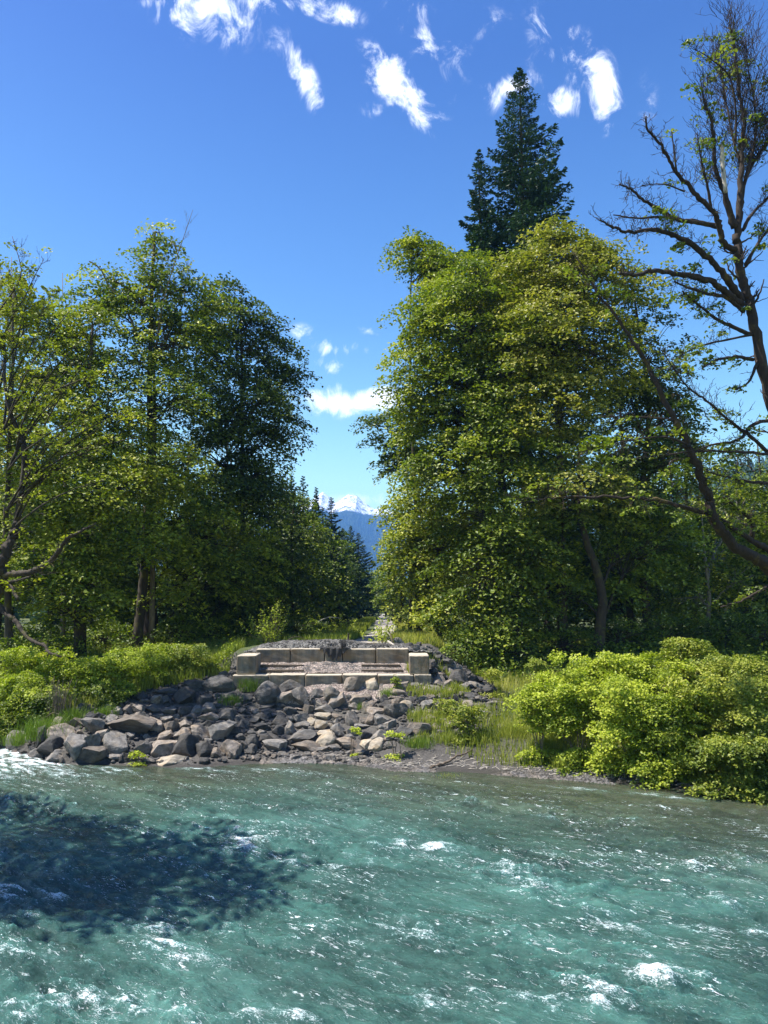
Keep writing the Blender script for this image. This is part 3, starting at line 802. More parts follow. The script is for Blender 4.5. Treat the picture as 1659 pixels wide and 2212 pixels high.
# small stones: too many to count
def stones(name, pts, sizes, mat, label):
    V, F = ICO2 if len(pts) < 900 else icos(1)
    n = len(pts)
    S = sizes[:, None] * RNG.uniform(0.6, 1.2, size=(n, 3)) * np.array([1, 1, 0.7])
    ang = RNG.uniform(0, 6.28, n)
    P = V[None] * S[:, None] * (1 + 0.22 * RNG.normal(size=(n, len(V), 1)))
    c, s = np.cos(ang)[:, None], np.sin(ang)[:, None]
    X = P[..., 0] * c - P[..., 1] * s; Y = P[..., 0] * s + P[..., 1] * c
    P = np.stack([X, Y, P[..., 2]], -1) + pts[:, None]
    Fs = (F[None] + (np.arange(n) * len(V))[:, None, None]).reshape(-1, 3)
    o = link(name, mesh_np(name, P.reshape(-1, 3), Fs.ravel(), np.arange(len(Fs)) * 3, np.full(len(Fs), 3)), mat)
    tag(o, label, 'stones', None, 'stuff'); return o
n = 5200
sx = RNG.uniform(-15, 9, n); sy = RNG.uniform(27, 42, n); sz = terr(sx, sy)
pxs, pys = proj(sx, sy, sz)
SLOPE = [(0, 1640), (0, 1600), (100, 1560), (300, 1480), (500, 1430), (510, 1470), (880, 1470), (930, 1390), (850, 1372), (880, 1370), (960, 1400), (1050, 1470), (1120, 1530), (1050, 1580), (850, 1610), (830, 1650), (100, 1650)]
k = in_poly(pxs, pys, SLOPE) & (sz > 0.02) & ~((sx > BX0) & (sx < BX1) & (sy > 36.4))
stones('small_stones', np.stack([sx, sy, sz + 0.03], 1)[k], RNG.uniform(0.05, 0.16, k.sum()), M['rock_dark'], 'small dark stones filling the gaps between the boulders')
n = 9000
sx = RNG.uniform(-16, 16, n); t = np.abs(RNG.normal(size=n)) * 0.5 - 0.15; sy = yw(sx) + t; sz = terr(sx, sy)
dens = np.where(sx > 2, (rnoise2(sx, sy, 2.2, 21) > -0.12), sx > -5)
k = dens & (sz > -0.06)
stones('shore_pebbles', np.stack([sx, sy, sz + 0.005], 1)[k], RNG.uniform(0.015, 0.055, k.sum()) * (1 + 0.8 * (sx[k] < -2)), M['pebble'], 'wet grey pebbles strewn along the waterline')
n = 2600
sx = RNG.uniform(BX0 + .3, BX1 - .2, n); sy = RNG.uniform(39.8, 43, n)
stones('crushed_stones', np.stack([sx, sy, zf_top(sx, sy) + 0.0], 1), RNG.uniform(0.025, 0.07, n), M['rock_dark'], 'loose crushed stones scattered over the gravel heap')
n = 1800
sx = RNG.uniform(-6.5, 1.2, n); sy = RNG.uniform(37.75, 39.5, n)
stones('shelf_stones', np.stack([sx, sy, zf_shelf(sx, sy)], 1), RNG.uniform(0.02, 0.05, n), M['pebble'], 'loose pinkish stones scattered over the gravel shelf')

# ------------------------------------------------------------------ trees
def spray(c, out, r, n, tint, leaf, tilt=0.30):
    """flattened drooping spray of leaves around c"""
    a = RNG.uniform(0, 2 * pi, n); rho = np.sqrt(RNG.uniform(0, 1, n))
    u = rho * np.cos(a) * r * 1.15; v = rho * np.sin(a) * r * 0.85
    side = np.array([-out[1], out[0], 0.0])
    z = -0.32 * r * rho ** 2 - tilt * u + RNG.normal(size=n) * 0.13 * r
    P = c + u[:, None] * out + v[:, None] * side + np.stack([np.zeros(n), np.zeros(n), z], 1)
    N = np.array([0, 0, 1.0]) + RNG.normal(size=(n, 3)) * 0.48 + out * 0.35 + np.stack([0 * a, 0 * a, 0 * a], 1)
    return P, N, leaf * RNG.uniform(0.7, 1.25, n), np.clip(tint + RNG.normal(size=n) * 0.14, 0, 1)

def crown_points(blobs, dens, rc, shell=0.55, rug=0.30):
    out = []
    for (c, rad) in blobs:
        vol = 4 / 3 * pi * rad[0] * rad[1] * rad[2]
        area = (rad[0] * rad[1] * rad[2]) ** (2 / 3) * 4 * pi
        n = max(4, int(dens * area / (rc * rc * 1.35)))
        d = norm(RNG.normal(size=(n, 3)))
        rr_ = RNG.uniform(0, 1, n) ** (1 / 3 * (1 - shell) + 0.02)
        # rugged outline
        rr_ = rr_ * (1 + rug * fbm3(d * 1.0, int(abs(c[0] * 31 + c[2] * 7)) % 900, 3.0))
        P = c + d * rr_[:, None] * rad
        out.append(P)
    return out

def make_tree(name, base, trunk_pts, r0, blobs, mat, bark, label, cat='tree', group=None, dens=1.0, rc=1.0, per=62, leaf=0.14, tintb=0.5, limb_r=0.10, twigs=0.5, gnd=0.0, shell=0.55):
    base = np.asarray(base, float)
    e = empty(name, base, label, cat, group)
    T = Tubes()
    tp = smooth_path(trunk_pts, 5, r0 * 0.12) - base
    rad = np.interp(np.linspace(0, 1, len(tp)), [0, 0.06, 1], [r0 * 1.45, r0, r0 * 0.22])
    T.add(tp, rad, 9)
    Ps, Ns, Ss, Ts = [], [], [], []
    pts = crown_points(blobs, dens, rc, shell)
    for (c, rd), P in zip(blobs, pts):
        cl = c - base
        # limb from the trunk to the blob
        zt = cl[2] - np.hypot(cl[0] - np.interp(cl[2], tp[:, 2], tp[:, 0]), cl[1] - np.interp(cl[2], tp[:, 2], tp[:, 1])) * 0.75
        k = int(np.argmin(np.abs(tp[:, 2] - max(zt, tp[1, 2]))))
        a = tp[k]; mid = (a + cl) / 2 + np.array([0, 0, 0.12 * np.linalg.norm(cl - a)])
        lp = smooth_path([a, mid, cl], 5, 0.05)
        lr = max(limb_r * (np.mean(rd) / 3.0) ** 0.5, 0.03)
        T.add(lp, np.linspace(lr, lr * 0.4, len(lp)), 6)
        for p in P:
            q = p - base
            d = q - cl; d[2] = 0
            ax = q - np.array([np.interp(q[2], tp[:, 2], tp[:, 0]), np.interp(q[2], tp[:, 2], tp[:, 1]), 0]); ax[2] = 0
            o = norm(d + ax * 0.5)
            if p[2] < gnd + 0.3: continue
            hrel = (p[2] - c[2]) / rd[2]
            r = rc * RNG.uniform(0.45, 1.55)
            m = int(per * (r / rc) ** 2 * RNG.uniform(0.55, 1.2)) + 4
            a_, b_, c_, d_ = spray(q, o, r, m, tintb + RNG.normal() * 0.2, leaf, RNG.uniform(0.15, 0.6))
            Ps.append(a_); Ns.append(b_); Ss.append(c_); Ts.append(d_)
            if RNG.uniform() < twigs:
                j = min(len(lp) - 1, int(RNG.uniform(0.35, 1.0) * (len(lp) - 1)))
                s_ = lp[j]; md = (s_ + q) / 2 + np.array([0, 0, 0.08 * np.linalg.norm(q - s_)])
                tw = smooth_path([s_, md, q - np.array([0, 0, 0.06])], 3, 0.03)
                T.add(tw, np.linspace(0.035, 0.010, len(tw)), 4, False)
    tr = link('trunk', T.mesh('trunk'), M[bark], e)
    C_ = np.concatenate(Ps); 
    cr = link('crown', leaves_mesh('crown', C_, np.concatenate(Ns), np.concatenate(Ss), np.concatenate(Ts)), M[mat], e)
    return e

def blob(dx, dy, Y, rx, rz, ry=None):
    c = at(dx, dy, Y); a = px2m(rx, Y); b = px2m(rz, Y)
    return (c, np.array([a, ry if ry else (a * 0.8), b]))

def gp(dx, Y):
    x = at(dx, 1300, Y)[0]; return np.array([x, Y, float(terr(x, Y))])

def auto_tree(name, dxb, Y, top, blobs, mat, bark, label, r0=0.3, **kw):
    b = gp(dxb, Y); t = at(top[0], top[1], top[2] if len(top) > 2 else Y)
    m1 = b + (t - b) * 0.33 + np.array([RNG.normal() * 0.3, 0.2, 0]); m2 = b + (t - b) * 0.66 + np.array([RNG.normal() * 0.3, -0.2, 0])
    return make_tree(name, b, [b - np.array([0, 0, .25]), m1, m2, t], r0, blobs, mat, bark, label, **kw)

# ---- right of the track
auto_tree('maple_tree', 1120, 49, (1010, 640),
          [blob(1000, 720, 49, 150, 120), blob(930, 800, 48, 95, 110), blob(1050, 620, 50, 130, 70), blob(1000, 900, 48, 150, 90), blob(1120, 800, 47, 120, 130),
           blob(960, 1010, 47, 100, 80), blob(1080, 990, 46, 120, 110), blob(905, 690, 48, 50, 40), blob(900, 880, 48, 60, 60)],
          'maple', 'bark', 'big bright green maple right of the track with long layered boughs', r0=0.38, dens=1.15, gnd=3)
auto_tree('maple_tree', 1215, 48, (1200, 520),
          [blob(1190, 590, 48, 120, 75), blob(1280, 620, 48, 110, 85), blob(1180, 720, 46, 130, 110), blob(1290, 760, 46, 120, 110), blob(1200, 880, 45, 110, 70), blob(1195, 512, 48, 56, 42), blob(1290, 545, 48, 60, 44), blob(1260, 1050, 45, 110, 80)],
          'bronze', 'bark', 'maple with bronze tinted new leaves in the middle of the right hand trees', r0=0.34, dens=1.0, tintb=0.55, gnd=3)
auto_tree('maple_tree', 1400, 51, (1370, 640),
          [blob(1360, 640, 51, 75, 80), blob(1400, 780, 50, 100, 120), blob(1430, 900, 50, 95, 110), blob(1450, 1000, 50, 90, 80), blob(1350, 900, 50, 100, 130), blob(1380, 1080, 49, 120, 90)],
          'deep', 'bark', 'darker green maple behind the bare mossy tree, right side', r0=0.32, dens=0.62, tintb=0.6, gnd=3)
auto_tree('maple_tree', 905, 55, (890, 560),
          [blob(905, 550, 55, 60, 45), blob(965, 580, 55, 60, 45), blob(890, 530, 55, 36, 28), blob(935, 650, 54, 55, 50), blob(970, 640, 54, 55, 50), blob(940, 575, 54, 50, 40), blob(1000, 590, 54, 50, 40)], 'maple', 'bark', 'slender bough of maple leaves reaching up against the sky left of the big fir', r0=0.2, dens=0.9, tintb=0.6, gnd=3, rc=0.9)
auto_tree('maple_tree', 885, 58, (870, 900),
          [blob(870, 930, 58, 70, 50), blob(795, 910, 58, 34, 16), blob(905, 980, 58, 60, 60), blob(850, 1000, 58, 34, 30)], 'deep', 'bark', 'small dark maple whose thin branch reaches out over the gap above the track', r0=0.16, dens=0.8, tintb=0.7, rc=0.8, gnd=3)
auto_tree('maple_tree', 960, 52, (900, 1040),
          [blob(915, 1110, 52, 85, 80), blob(890, 1220, 52, 70, 80), blob(960, 1180, 50, 100, 110), blob(905, 1310, 51, 50, 50), blob(980, 1320, 49, 70, 60)],
          'maple_yellow', 'bark', 'low yellow green maple hanging over the right edge of the track', r0=0.2, dens=1.15, gnd=3.2, tintb=0.45)
auto_tree('maple_tree', 1075, 46, (1060, 1060),
          [blob(1070, 1130, 46, 110, 90), blob(1040, 1250, 45, 100, 90), blob(1140, 1230, 46, 100, 110), blob(1080, 1340, 45, 80, 45)],
          'maple', 'bark', 'young bushy maple in the front row right of the track, with low boughs', r0=0.15, dens=0.85, tintb=0.35, gnd=3)
auto_tree('maple_tree', 1290, 46, (1250, 960),
          [blob(1230, 1120, 47, 90, 70), blob(1340, 1200, 48, 100, 110), blob(1220, 1280, 48, 80, 70), blob(1420, 1180, 49, 100, 100)],
          'understory', 'bark', 'maple with a thick pale mottled trunk standing at the front of the right hand wood', r0=0.36, dens=0.6, tintb=0.6, gnd=3)
auto_tree('maple_tree', 1510, 50, (1515, 1110),
          [blob(1540, 1200, 52, 100, 80), blob(1600, 1120, 54, 90, 80), blob(1500, 1290, 50, 90, 60), blob(1620, 1250, 50, 70, 70)],
          'maple', 'bark_grey', 'thin pale trunked tree at the right with a broken top and sparse leaves', r0=0.18, dens=0.45, tintb=0.45, gnd=3)
# low growth under the right wood
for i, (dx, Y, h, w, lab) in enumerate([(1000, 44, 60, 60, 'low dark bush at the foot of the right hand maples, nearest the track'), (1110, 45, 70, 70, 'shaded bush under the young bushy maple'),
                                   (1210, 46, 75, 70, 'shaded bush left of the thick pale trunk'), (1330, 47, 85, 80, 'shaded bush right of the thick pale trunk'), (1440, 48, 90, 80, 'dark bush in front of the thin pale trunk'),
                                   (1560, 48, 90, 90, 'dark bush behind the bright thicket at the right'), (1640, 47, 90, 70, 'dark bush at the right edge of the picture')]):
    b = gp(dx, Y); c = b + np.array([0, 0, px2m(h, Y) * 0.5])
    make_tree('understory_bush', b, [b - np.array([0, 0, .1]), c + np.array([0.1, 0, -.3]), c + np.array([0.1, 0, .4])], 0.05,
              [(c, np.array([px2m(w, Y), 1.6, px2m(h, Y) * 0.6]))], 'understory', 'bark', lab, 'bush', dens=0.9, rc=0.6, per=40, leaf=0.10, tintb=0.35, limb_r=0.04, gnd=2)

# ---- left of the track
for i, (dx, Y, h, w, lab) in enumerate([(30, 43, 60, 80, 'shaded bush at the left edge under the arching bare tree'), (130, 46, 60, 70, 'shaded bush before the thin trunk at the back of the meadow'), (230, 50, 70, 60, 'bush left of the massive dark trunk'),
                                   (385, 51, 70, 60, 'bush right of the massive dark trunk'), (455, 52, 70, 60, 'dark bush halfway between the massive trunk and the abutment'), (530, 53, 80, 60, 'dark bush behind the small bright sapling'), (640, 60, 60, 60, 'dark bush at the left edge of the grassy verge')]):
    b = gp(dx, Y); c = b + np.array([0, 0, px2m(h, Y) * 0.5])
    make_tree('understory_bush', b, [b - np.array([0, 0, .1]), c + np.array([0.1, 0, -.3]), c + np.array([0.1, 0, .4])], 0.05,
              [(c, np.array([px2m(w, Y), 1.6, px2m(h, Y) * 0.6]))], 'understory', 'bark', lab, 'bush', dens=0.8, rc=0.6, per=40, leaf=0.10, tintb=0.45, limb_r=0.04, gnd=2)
auto_tree('maple_tree', 530, 55, (520, 680),
          [blob(545, 760, 55, 95, 85), blob(480, 700, 55, 80, 60), blob(590, 860, 55, 65, 60), blob(490, 860, 54, 120, 90), blob(570, 960, 54, 75, 60), blob(470, 1000, 54, 130, 90), blob(600, 920, 55, 50, 40), blob(570, 1060, 54, 60, 50), blob(620, 830, 55, 42, 50), blob(545, 690, 55, 55, 50), blob(430, 760, 55, 70, 60), blob(590, 760, 55, 50, 50), blob(480, 640, 55, 55, 45), blob(520, 900, 52, 110, 90), blob(540, 1040, 52, 100, 70)],
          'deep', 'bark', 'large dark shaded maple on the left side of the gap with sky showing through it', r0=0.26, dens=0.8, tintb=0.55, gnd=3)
auto_tree('alder_tree', 300, 50, (335, 500),
          [blob(330, 560, 50, 55, 55), blob(400, 620, 50, 60, 60), blob(300, 650, 50, 90, 70), blob(380, 740, 50, 110, 90), blob(270, 780, 49, 100, 80), blob(240, 640, 50, 60, 36), blob(340, 880, 48, 110, 90), blob(420, 850, 50, 60, 80), blob(220, 600, 50, 40, 26), blob(350, 510, 50, 34, 26), blob(460, 660, 51, 50, 40), blob(180, 660, 50, 60, 36)],
          'alder', 'bark', 'tallest tree on the left with a sparse twiggy top', r0=0.34, dens=0.8, tintb=0.5, gnd=3)
auto_tree('maple_tree', 180, 47, (200, 700),
          [blob(190, 730, 48, 90, 70), blob(120, 800, 47, 90, 90), blob(230, 900, 46, 100, 100), blob(130, 960, 45, 110, 100), blob(220, 1050, 45, 120, 80), blob(330, 1020, 46, 100, 80), blob(90, 1100, 45, 100, 90), blob(70, 700, 47, 70, 60), blob(30, 880, 46, 80, 90)],
          'maple_yellow', 'bark', 'broad yellow green maple lit by the sun at the left', r0=0.32, dens=0.95, tintb=0.5, gnd=3)
auto_tree('maple_tree', 318, 52, (320, 1000),
          [blob(390, 1120, 50, 120, 80), blob(280, 1150, 46, 120, 60), blob(470, 1150, 51, 110, 90), blob(420, 1240, 51, 110, 70), blob(540, 1230, 53, 80, 80)],
          'understory', 'bark_moss', 'old maple with a massive dark trunk standing at the edge of the left meadow', r0=0.62, dens=0.85, tintb=0.7, gnd=4)
auto_tree('maple_tree', 170, 46, (150, 1080),
          [blob(130, 1180, 45, 120, 70), blob(60, 1260, 44, 90, 60), blob(210, 1260, 45, 90, 50), blob(130, 1320, 46, 80, 30)],
          'maple', 'bark', 'low leafy maple with a thin trunk at the back of the left meadow', r0=0.17, dens=0.85, tintb=0.5, gnd=3.4)
auto_tree('maple_tree', 35, 44, (30, 620),
          [blob(30, 640, 46, 60, 50), blob(10, 720, 45, 60, 60), blob(60, 840, 45, 70, 70), blob(20, 960, 44, 70, 80)],
          'bronze', 'bark', 'thin crowned maple at the left edge of the picture', r0=0.22, dens=0.5, tintb=0.6, gnd=3)
auto_tree('maple_tree', 430, 54, (440, 1120), [blob(420, 1300, 54, 70, 40), blob(500, 1300, 54, 70, 50), blob(590, 1180, 56, 60, 90), blob(600, 1290, 56, 60, 60), blob(560, 1330, 54, 60, 40)],
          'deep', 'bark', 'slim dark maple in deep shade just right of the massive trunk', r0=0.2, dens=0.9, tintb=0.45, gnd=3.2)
# edge-of-road trees, receding on the left
for i, (dxb, Y, tx, ty, w, hh, mt, lab) in enumerate([
        (632, 62, 636, 1062, 38, 130, 'deep', 'rounded dark maple next to the big shaded maple, left of the track'),
        (680, 74, 678, 1120, 36, 110, 'maple', 'sun topped maple among the conifers left of the track'),
        (735, 88, 722, 1165, 36, 85, 'understory', 'dull green maple in front of the pointed conifers left of the track'),
        (752, 104, 750, 1210, 30, 60, 'deep', 'small dark maple far along the left of the track'),
        (772, 125, 775, 1235, 22, 48, 'understory', 'low tree far along the left of the track, before the bend'),
        (806, 150, 806, 1255, 20, 34, 'maple', 'pale green tree closing the far end of the track'),
        (834, 145, 838, 1215, 24, 55, 'maple_yellow', 'light green tree far along the right of the track'),
        (848, 110, 850, 1150, 26, 95, 'maple', 'feathery green tree right of the track, beyond the low maple'),
        (862, 80, 868, 1090, 36, 120, 'maple', 'tall narrow maple right of the track, behind the low yellow green one')]):
    auto_tree('maple_tree', dxb, Y, (tx, ty), [blob(tx, ty + hh * 0.45, Y, w, hh * 0.5), blob(tx - w * 0.2, ty + hh * 1.15, Y, w * 1.15, hh * 0.55), blob(tx + w * 0.2, min(1300, ty + hh * 1.7), Y, w, hh * 0.5)],
              mt, 'bark', lab, r0=0.2, dens=0.85, rc=1.0 * (Y / 60) ** 0.3, leaf=0.16 * (Y / 60) ** 0.6, per=34, tintb=0.45, gnd=3.4)

# ---- background wood: shared crowns, each tree a copy
def copy_tree(o, loc, s, rz, label, group):
    r = o.copy(); COL.objects.link(r); r.location = loc; r.scale = (s, s, s); r.rotation_euler = (0, 0, rz); r['label'] = label; r['group'] = group
    for ch in list(o.children):
        c = ch.copy(); COL.objects.link(c); c.parent = r
    return r
def generic(mt, x, y, label, h=19):
    b = np.array([x, y, float(terr(x, y))])
    bl = []
    for k in range(7):
        zz = 3 + (h - 5) * (k / 6); rr_ = 4.6 * (1 - 0.55 * abs(k / 6 - 0.35) * 1.6)
        bl.append((b + np.array([RNG.normal() * 1.2, RNG.normal() * 1.2, zz]), np.array([rr_, rr_, 2.6])))
    return make_tree('forest_tree', b, [b - np.array([0, 0, .3]), b + np.array([.3, 0, h * .5]), b + np.array([0, .2, h])], 0.26, bl, mt, 'bark', label, 'tree',
                     'trees of the wood behind the front row', dens=0.5, rc=1.3, per=44, leaf=0.18, gnd=3)
LB = 'dark tree of the wood behind the front trees left of the track'
RB = 'dark tree of the wood behind the front trees right of the track'
g1 = generic('deep', -20, 62, LB); g2 = generic('understory', 13, 60, RB)
gi = 0
for (x, y, s, side) in [(-30, 58, 1.0, 0), (-25, 66, 1.05, 0), (-14, 66, .95, 0), (-9.5, 72, .85, 0), (-36, 66, 1.2, 0), (-9, 84, .8, 0), (-17, 80, 1.0, 0), (-8, 98, .75, 0), (-7, 115, .75, 0), (-28, 80, 1.2, 0),
                        (19, 58, 1.05, 1), (25, 60, .95, 1), (31, 60, .9, 1), (8.5, 66, .9, 1), (17, 70, 1.1, 1), (24, 72, 1.0, 1), (7.5, 80, .8, 1), (7, 95, .75, 1), (34, 70, .9, 1), (7, 112, .8, 1), (38, 58, .9, 1), (29, 54, .75, 1), (34, 48, .6, 1), (-22, 56, .8, 0), (-16, 60, .8, 0), (-12, 62, .7, 0), (-33, 74, 1.2, 0), (-22, 90, 1.1, 0), (-13, 92, .9, 0), (-44, 60, 1.1, 0), (-40, 80, 1.3, 0), (12, 84, 1., 1), (14, 64, .8, 1), (30, 82, 1.1, 1), (44, 68, 1., 1), (20, 90, 1.1, 1), (9, 128, .9, 1), (-8, 132, .8, 0)]:
    src = g1 if (gi % 2 == 0) else g2; gi += 1
    copy_tree(src, (x, y, float(terr(x, y))), s * (0.95 + 0.1 * random.random()), random.uniform(0, 6.28), RB if side else LB, 'trees of the wood behind the front row')

# ---- conifers
def conifer(name, base, h, R, label, nb=130, mat='needle', bare=0.12, per=70, leafs=0.26, seed=1, droop=0.18, cat='tree', group=None, ragged=0.25):
    base = np.asarray(base, float)
    e = empty(name, base, label, cat, group)
    rg = np.random.default_rng(seed)
    T = Tubes()
    tp = np.array([[0, 0, -0.3], [0.02 * h * rg.normal() * .3, 0, h * .35], [0, 0, h * .7], [0, 0, h]])
    tp = smooth_path(tp, 5); T.add(tp, np.linspace(h * 0.012 + 0.05, 0.02, len(tp)), 7)
    Ps, Ns, Ss, Ts, TT = [], [], [], [], []
    for k in range(nb):
        f = (k + rg.uniform(0, 1)) / nb
        z = h * (bare + (1 - bare) * f ** 0.85)
        rel = 1 - (z / h - bare) / (1 - bare)
        L = R * (rel ** 0.86) * (1 + rg.normal() * ragged) + 0.12
        L = max(L, 0.12)
        a = k * 2.399 + rg.normal() * 0.3
        d = np.array([cos(a), sin(a), 0.0]); sd = np.array([-d[1], d[0], 0.0])
        s = np.linspace(0, 1, 7)
        up = 0.25 - 0.55 * rel
        path = np.array([0, 0, z]) + d * (s * L)[:, None] + np.array([0, 0, 1.0]) * (up * s * L * 0.6 - droop * L * np.sin(s * pi * 0.9) + 0.10 * L * s ** 3)[:, None]
        T.add(path, np.linspace(0.02 + 0.012 * L, 0.008, 7), 4, False)
        n = int(per * (0.25 + L / R) ** 1.1) + 6
        ss = rg.uniform(0.12, 1.0, n) ** 0.75
        pos = np.stack([np.interp(ss, s, path[:, i]) for i in range(3)], 1)
        wdt = L * 0.30 * (1 - 0.6 * ss) + 0.12
        lat = rg.uniform(-1, 1, n) * wdt
        pos = pos + sd * lat[:, None] + np.array([0, 0, 1.0]) * (-0.10 * np.abs(lat) - np.abs(rg.normal(size=n)) * 0.10 * (0.5 + L * .12))[:, None]
        Ps.append(pos); Ns.append(np.array([0, 0, 1.0]) + rg.normal(size=(n, 3)) * 0.45)
        TT.append(d + sd * np.sign(lat)[:, None] * 0.7 + np.array([0, 0, -0.15]) + rg.normal(size=(n, 3)) * 0.3)
        Ss.append(leafs * np.clip(L / (R * 0.4), 0.45, 1.0) * rg.uniform(0.6, 1.3, n)); Ts.append(np.clip(0.45 + 0.16 * rg.normal() + 0.15 * rg.normal(size=n) + 0.2 * (ss - .5), 0, 1))
    link('trunk', T.mesh('trunk'), M['bark'], e)
    link('crown', leaves_mesh('crown', np.concatenate(Ps), np.concatenate(Ns), np.concatenate(Ss), np.concatenate(Ts), width=0.42, fold=0.1, T=np.concatenate(TT)), M[mat], e)
    return e
def con_at(dx, dy, Y, R, label, **kw):
    t = at(dx, dy, Y); b = np.array([t[0], Y, float(terr(t[0], Y))])
    return conifer('fir_tree', b, t[2] - b[2], R, label, **kw)
con_at(1122, 146, 66, 9.2, 'very tall dark fir towering above the right hand maples', nb=340, per=230, bare=0.3, seed=5, leafs=0.24)
con_at(1034, 322, 64, 4.8, 'lower fir spire leaning against the left side of the very tall fir', nb=190, per=150, bare=0.35, seed=8, leafs=0.24)
CF = [(612, 1045, 78, 3.0, 'dark conifer spire just behind the big shaded maple'), (630, 1035, 84, 2.6, 'second conifer spire right of the big shaded maple'), (655, 1038, 88, 3.2, 'tallest of the conifer spires beside the snowy peak'),
      (683, 1062, 90, 1.4, 'thin ragged conifer standing directly left of the left snow peak'), (716, 1084, 95, 3.6, 'broad conifer with a leaning tip just below the snow peaks'), (697, 1105, 98, 3.6, 'conifer half hidden behind the sun topped maple'),
      (758, 1145, 118, 3.6, 'pointed conifer before the blue forested slope'), (774, 1160, 125, 5.2, 'wide dark conifer nearest the blue gap above the track'), (741, 1150, 120, 3.0, 'short conifer left of the wide dark one above the track')]
for i, (dx, dy, Y, R, lab) in enumerate(CF):
    con_at(dx, dy - 10, Y, R, lab, nb=120, per=80, bare=0.1, seed=20 + i, leafs=0.24)
for i, (dx, dy, Y, R, lab) in enumerate([(1590, 1010, 95, 4, 'grey green conifer behind the lower limbs of the bare mossy tree'), (1640, 985, 105, 4.5, 'conifer at the right edge below the distant wooded hill'), (1545, 1060, 90, 3.6, 'conifer seen through the gap right of the maples')]):
    con_at(dx, dy, Y, R, lab, nb=90, per=34, bare=0.1, seed=40 + i, leafs=0.42)

# ---- bare mossy maple at the right edge, traced limb by limb
def c8(x, y): return (929 + x * 0.44, y * 0.44)
def c5(x, y): return ((1150 + x / 1.2289) * srcD, (650 + y / 1.2289) * srcD)
def grow_twigs(T, P, r, n, L, spread, up, rg, depth=1, leafpts=None, minr=0.009):
    """side twigs along a limb"""
    m = len(P)
    for k in range(n):
        i = int(rg.uniform(0.25, 1.0) * (m - 1)); i = min(i, m - 2)
        t = norm(P[i + 1] - P[i]); o = norm(rg.normal(size=3)); d = norm(t * 0.7 + o * spread + np.array([0, 0, up]))
        l = L * rg.uniform(0.4, 1.2) * (1 - 0.4 * i / m)
        p0 = P[i]; p1 = p0 + d * l * 0.5 + rg.normal(size=3) * 0.06 * l; p2 = p1 + norm(d + rg.normal(size=3) * 0.35 + np.array([0, 0, up * 0.5])) * l * 0.5
        q = smooth_path([p0, p1, p2], 4, 0.02 * l)
        rr_ = max(r * 0.4, minr)
        T.add(q, np.linspace(rr_, max(rr_ * 0.35, minr * 0.7), len(q)), 4, False)
        if depth > 0: grow_twigs(T, q, rr_, max(2, min(3, n // 4)), l * 0.55, spread, up, rg, depth - 1, leafpts, minr)
        if leafpts is not None: leafpts.append(q[-1])

def limb_tree(name, base, limbs, label, mat_b, mat_l, leaf_frac, rg, leaf=0.13, per=22, twig=1.0, cat='tree', pale=()):
    e = empty(name, base, label, cat)
    T = Tubes(); leafpts = []
    for li, (pts, r0, r1, ntw, tl, up) in enumerate(limbs):
        P = smooth_path(pts, 6, r0 * 0.15) - base
        f = np.linspace(0, 1, len(P))
        R = (r0 + (r1 - r0) * f) * (1 + 0.14 * np.abs(rg.normal(size=len(P))))
        T.add(P, R, 7)
        if ntw: grow_twigs(T, P, max(r1, 0.02), int(ntw * twig), tl, 1.0, up, rg, 1, leafpts)
    link('trunk', T.mesh('trunk'), M[mat_b], e)
    for pts, r in pale:
        t2 = Tubes(); P = smooth_path(pts, 4) - base; t2.add(P, np.full(len(P), r), 6); o = link('peeled_stem', t2.mesh('peeled_stem'), M['dead'], e); o['label'] = 'bleached barkless stem'
    Ps, Ns, Ss, Ts = [], [], [], []
    for p in leafpts:
        if rg.uniform() > leaf_frac(p + base): continue
        r = rg.uniform(0.25, 0.55)
        a_, b_, c_, d_ = spray(p, norm(np.array([rg.normal(), rg.normal(), 0])), r, int(per * rg.uniform(0.5, 1.4)), 0.5 + 0.15 * rg.normal(), leaf)
        Ps.append(a_); Ns.append(b_); Ss.append(c_); Ts.append(d_)
    if Ps: link('crown', leaves_mesh('crown', np.concatenate(Ps), np.concatenate(Ns), np.concatenate(Ss), np.concatenate(Ts)), M[mat_l], e)
    return e

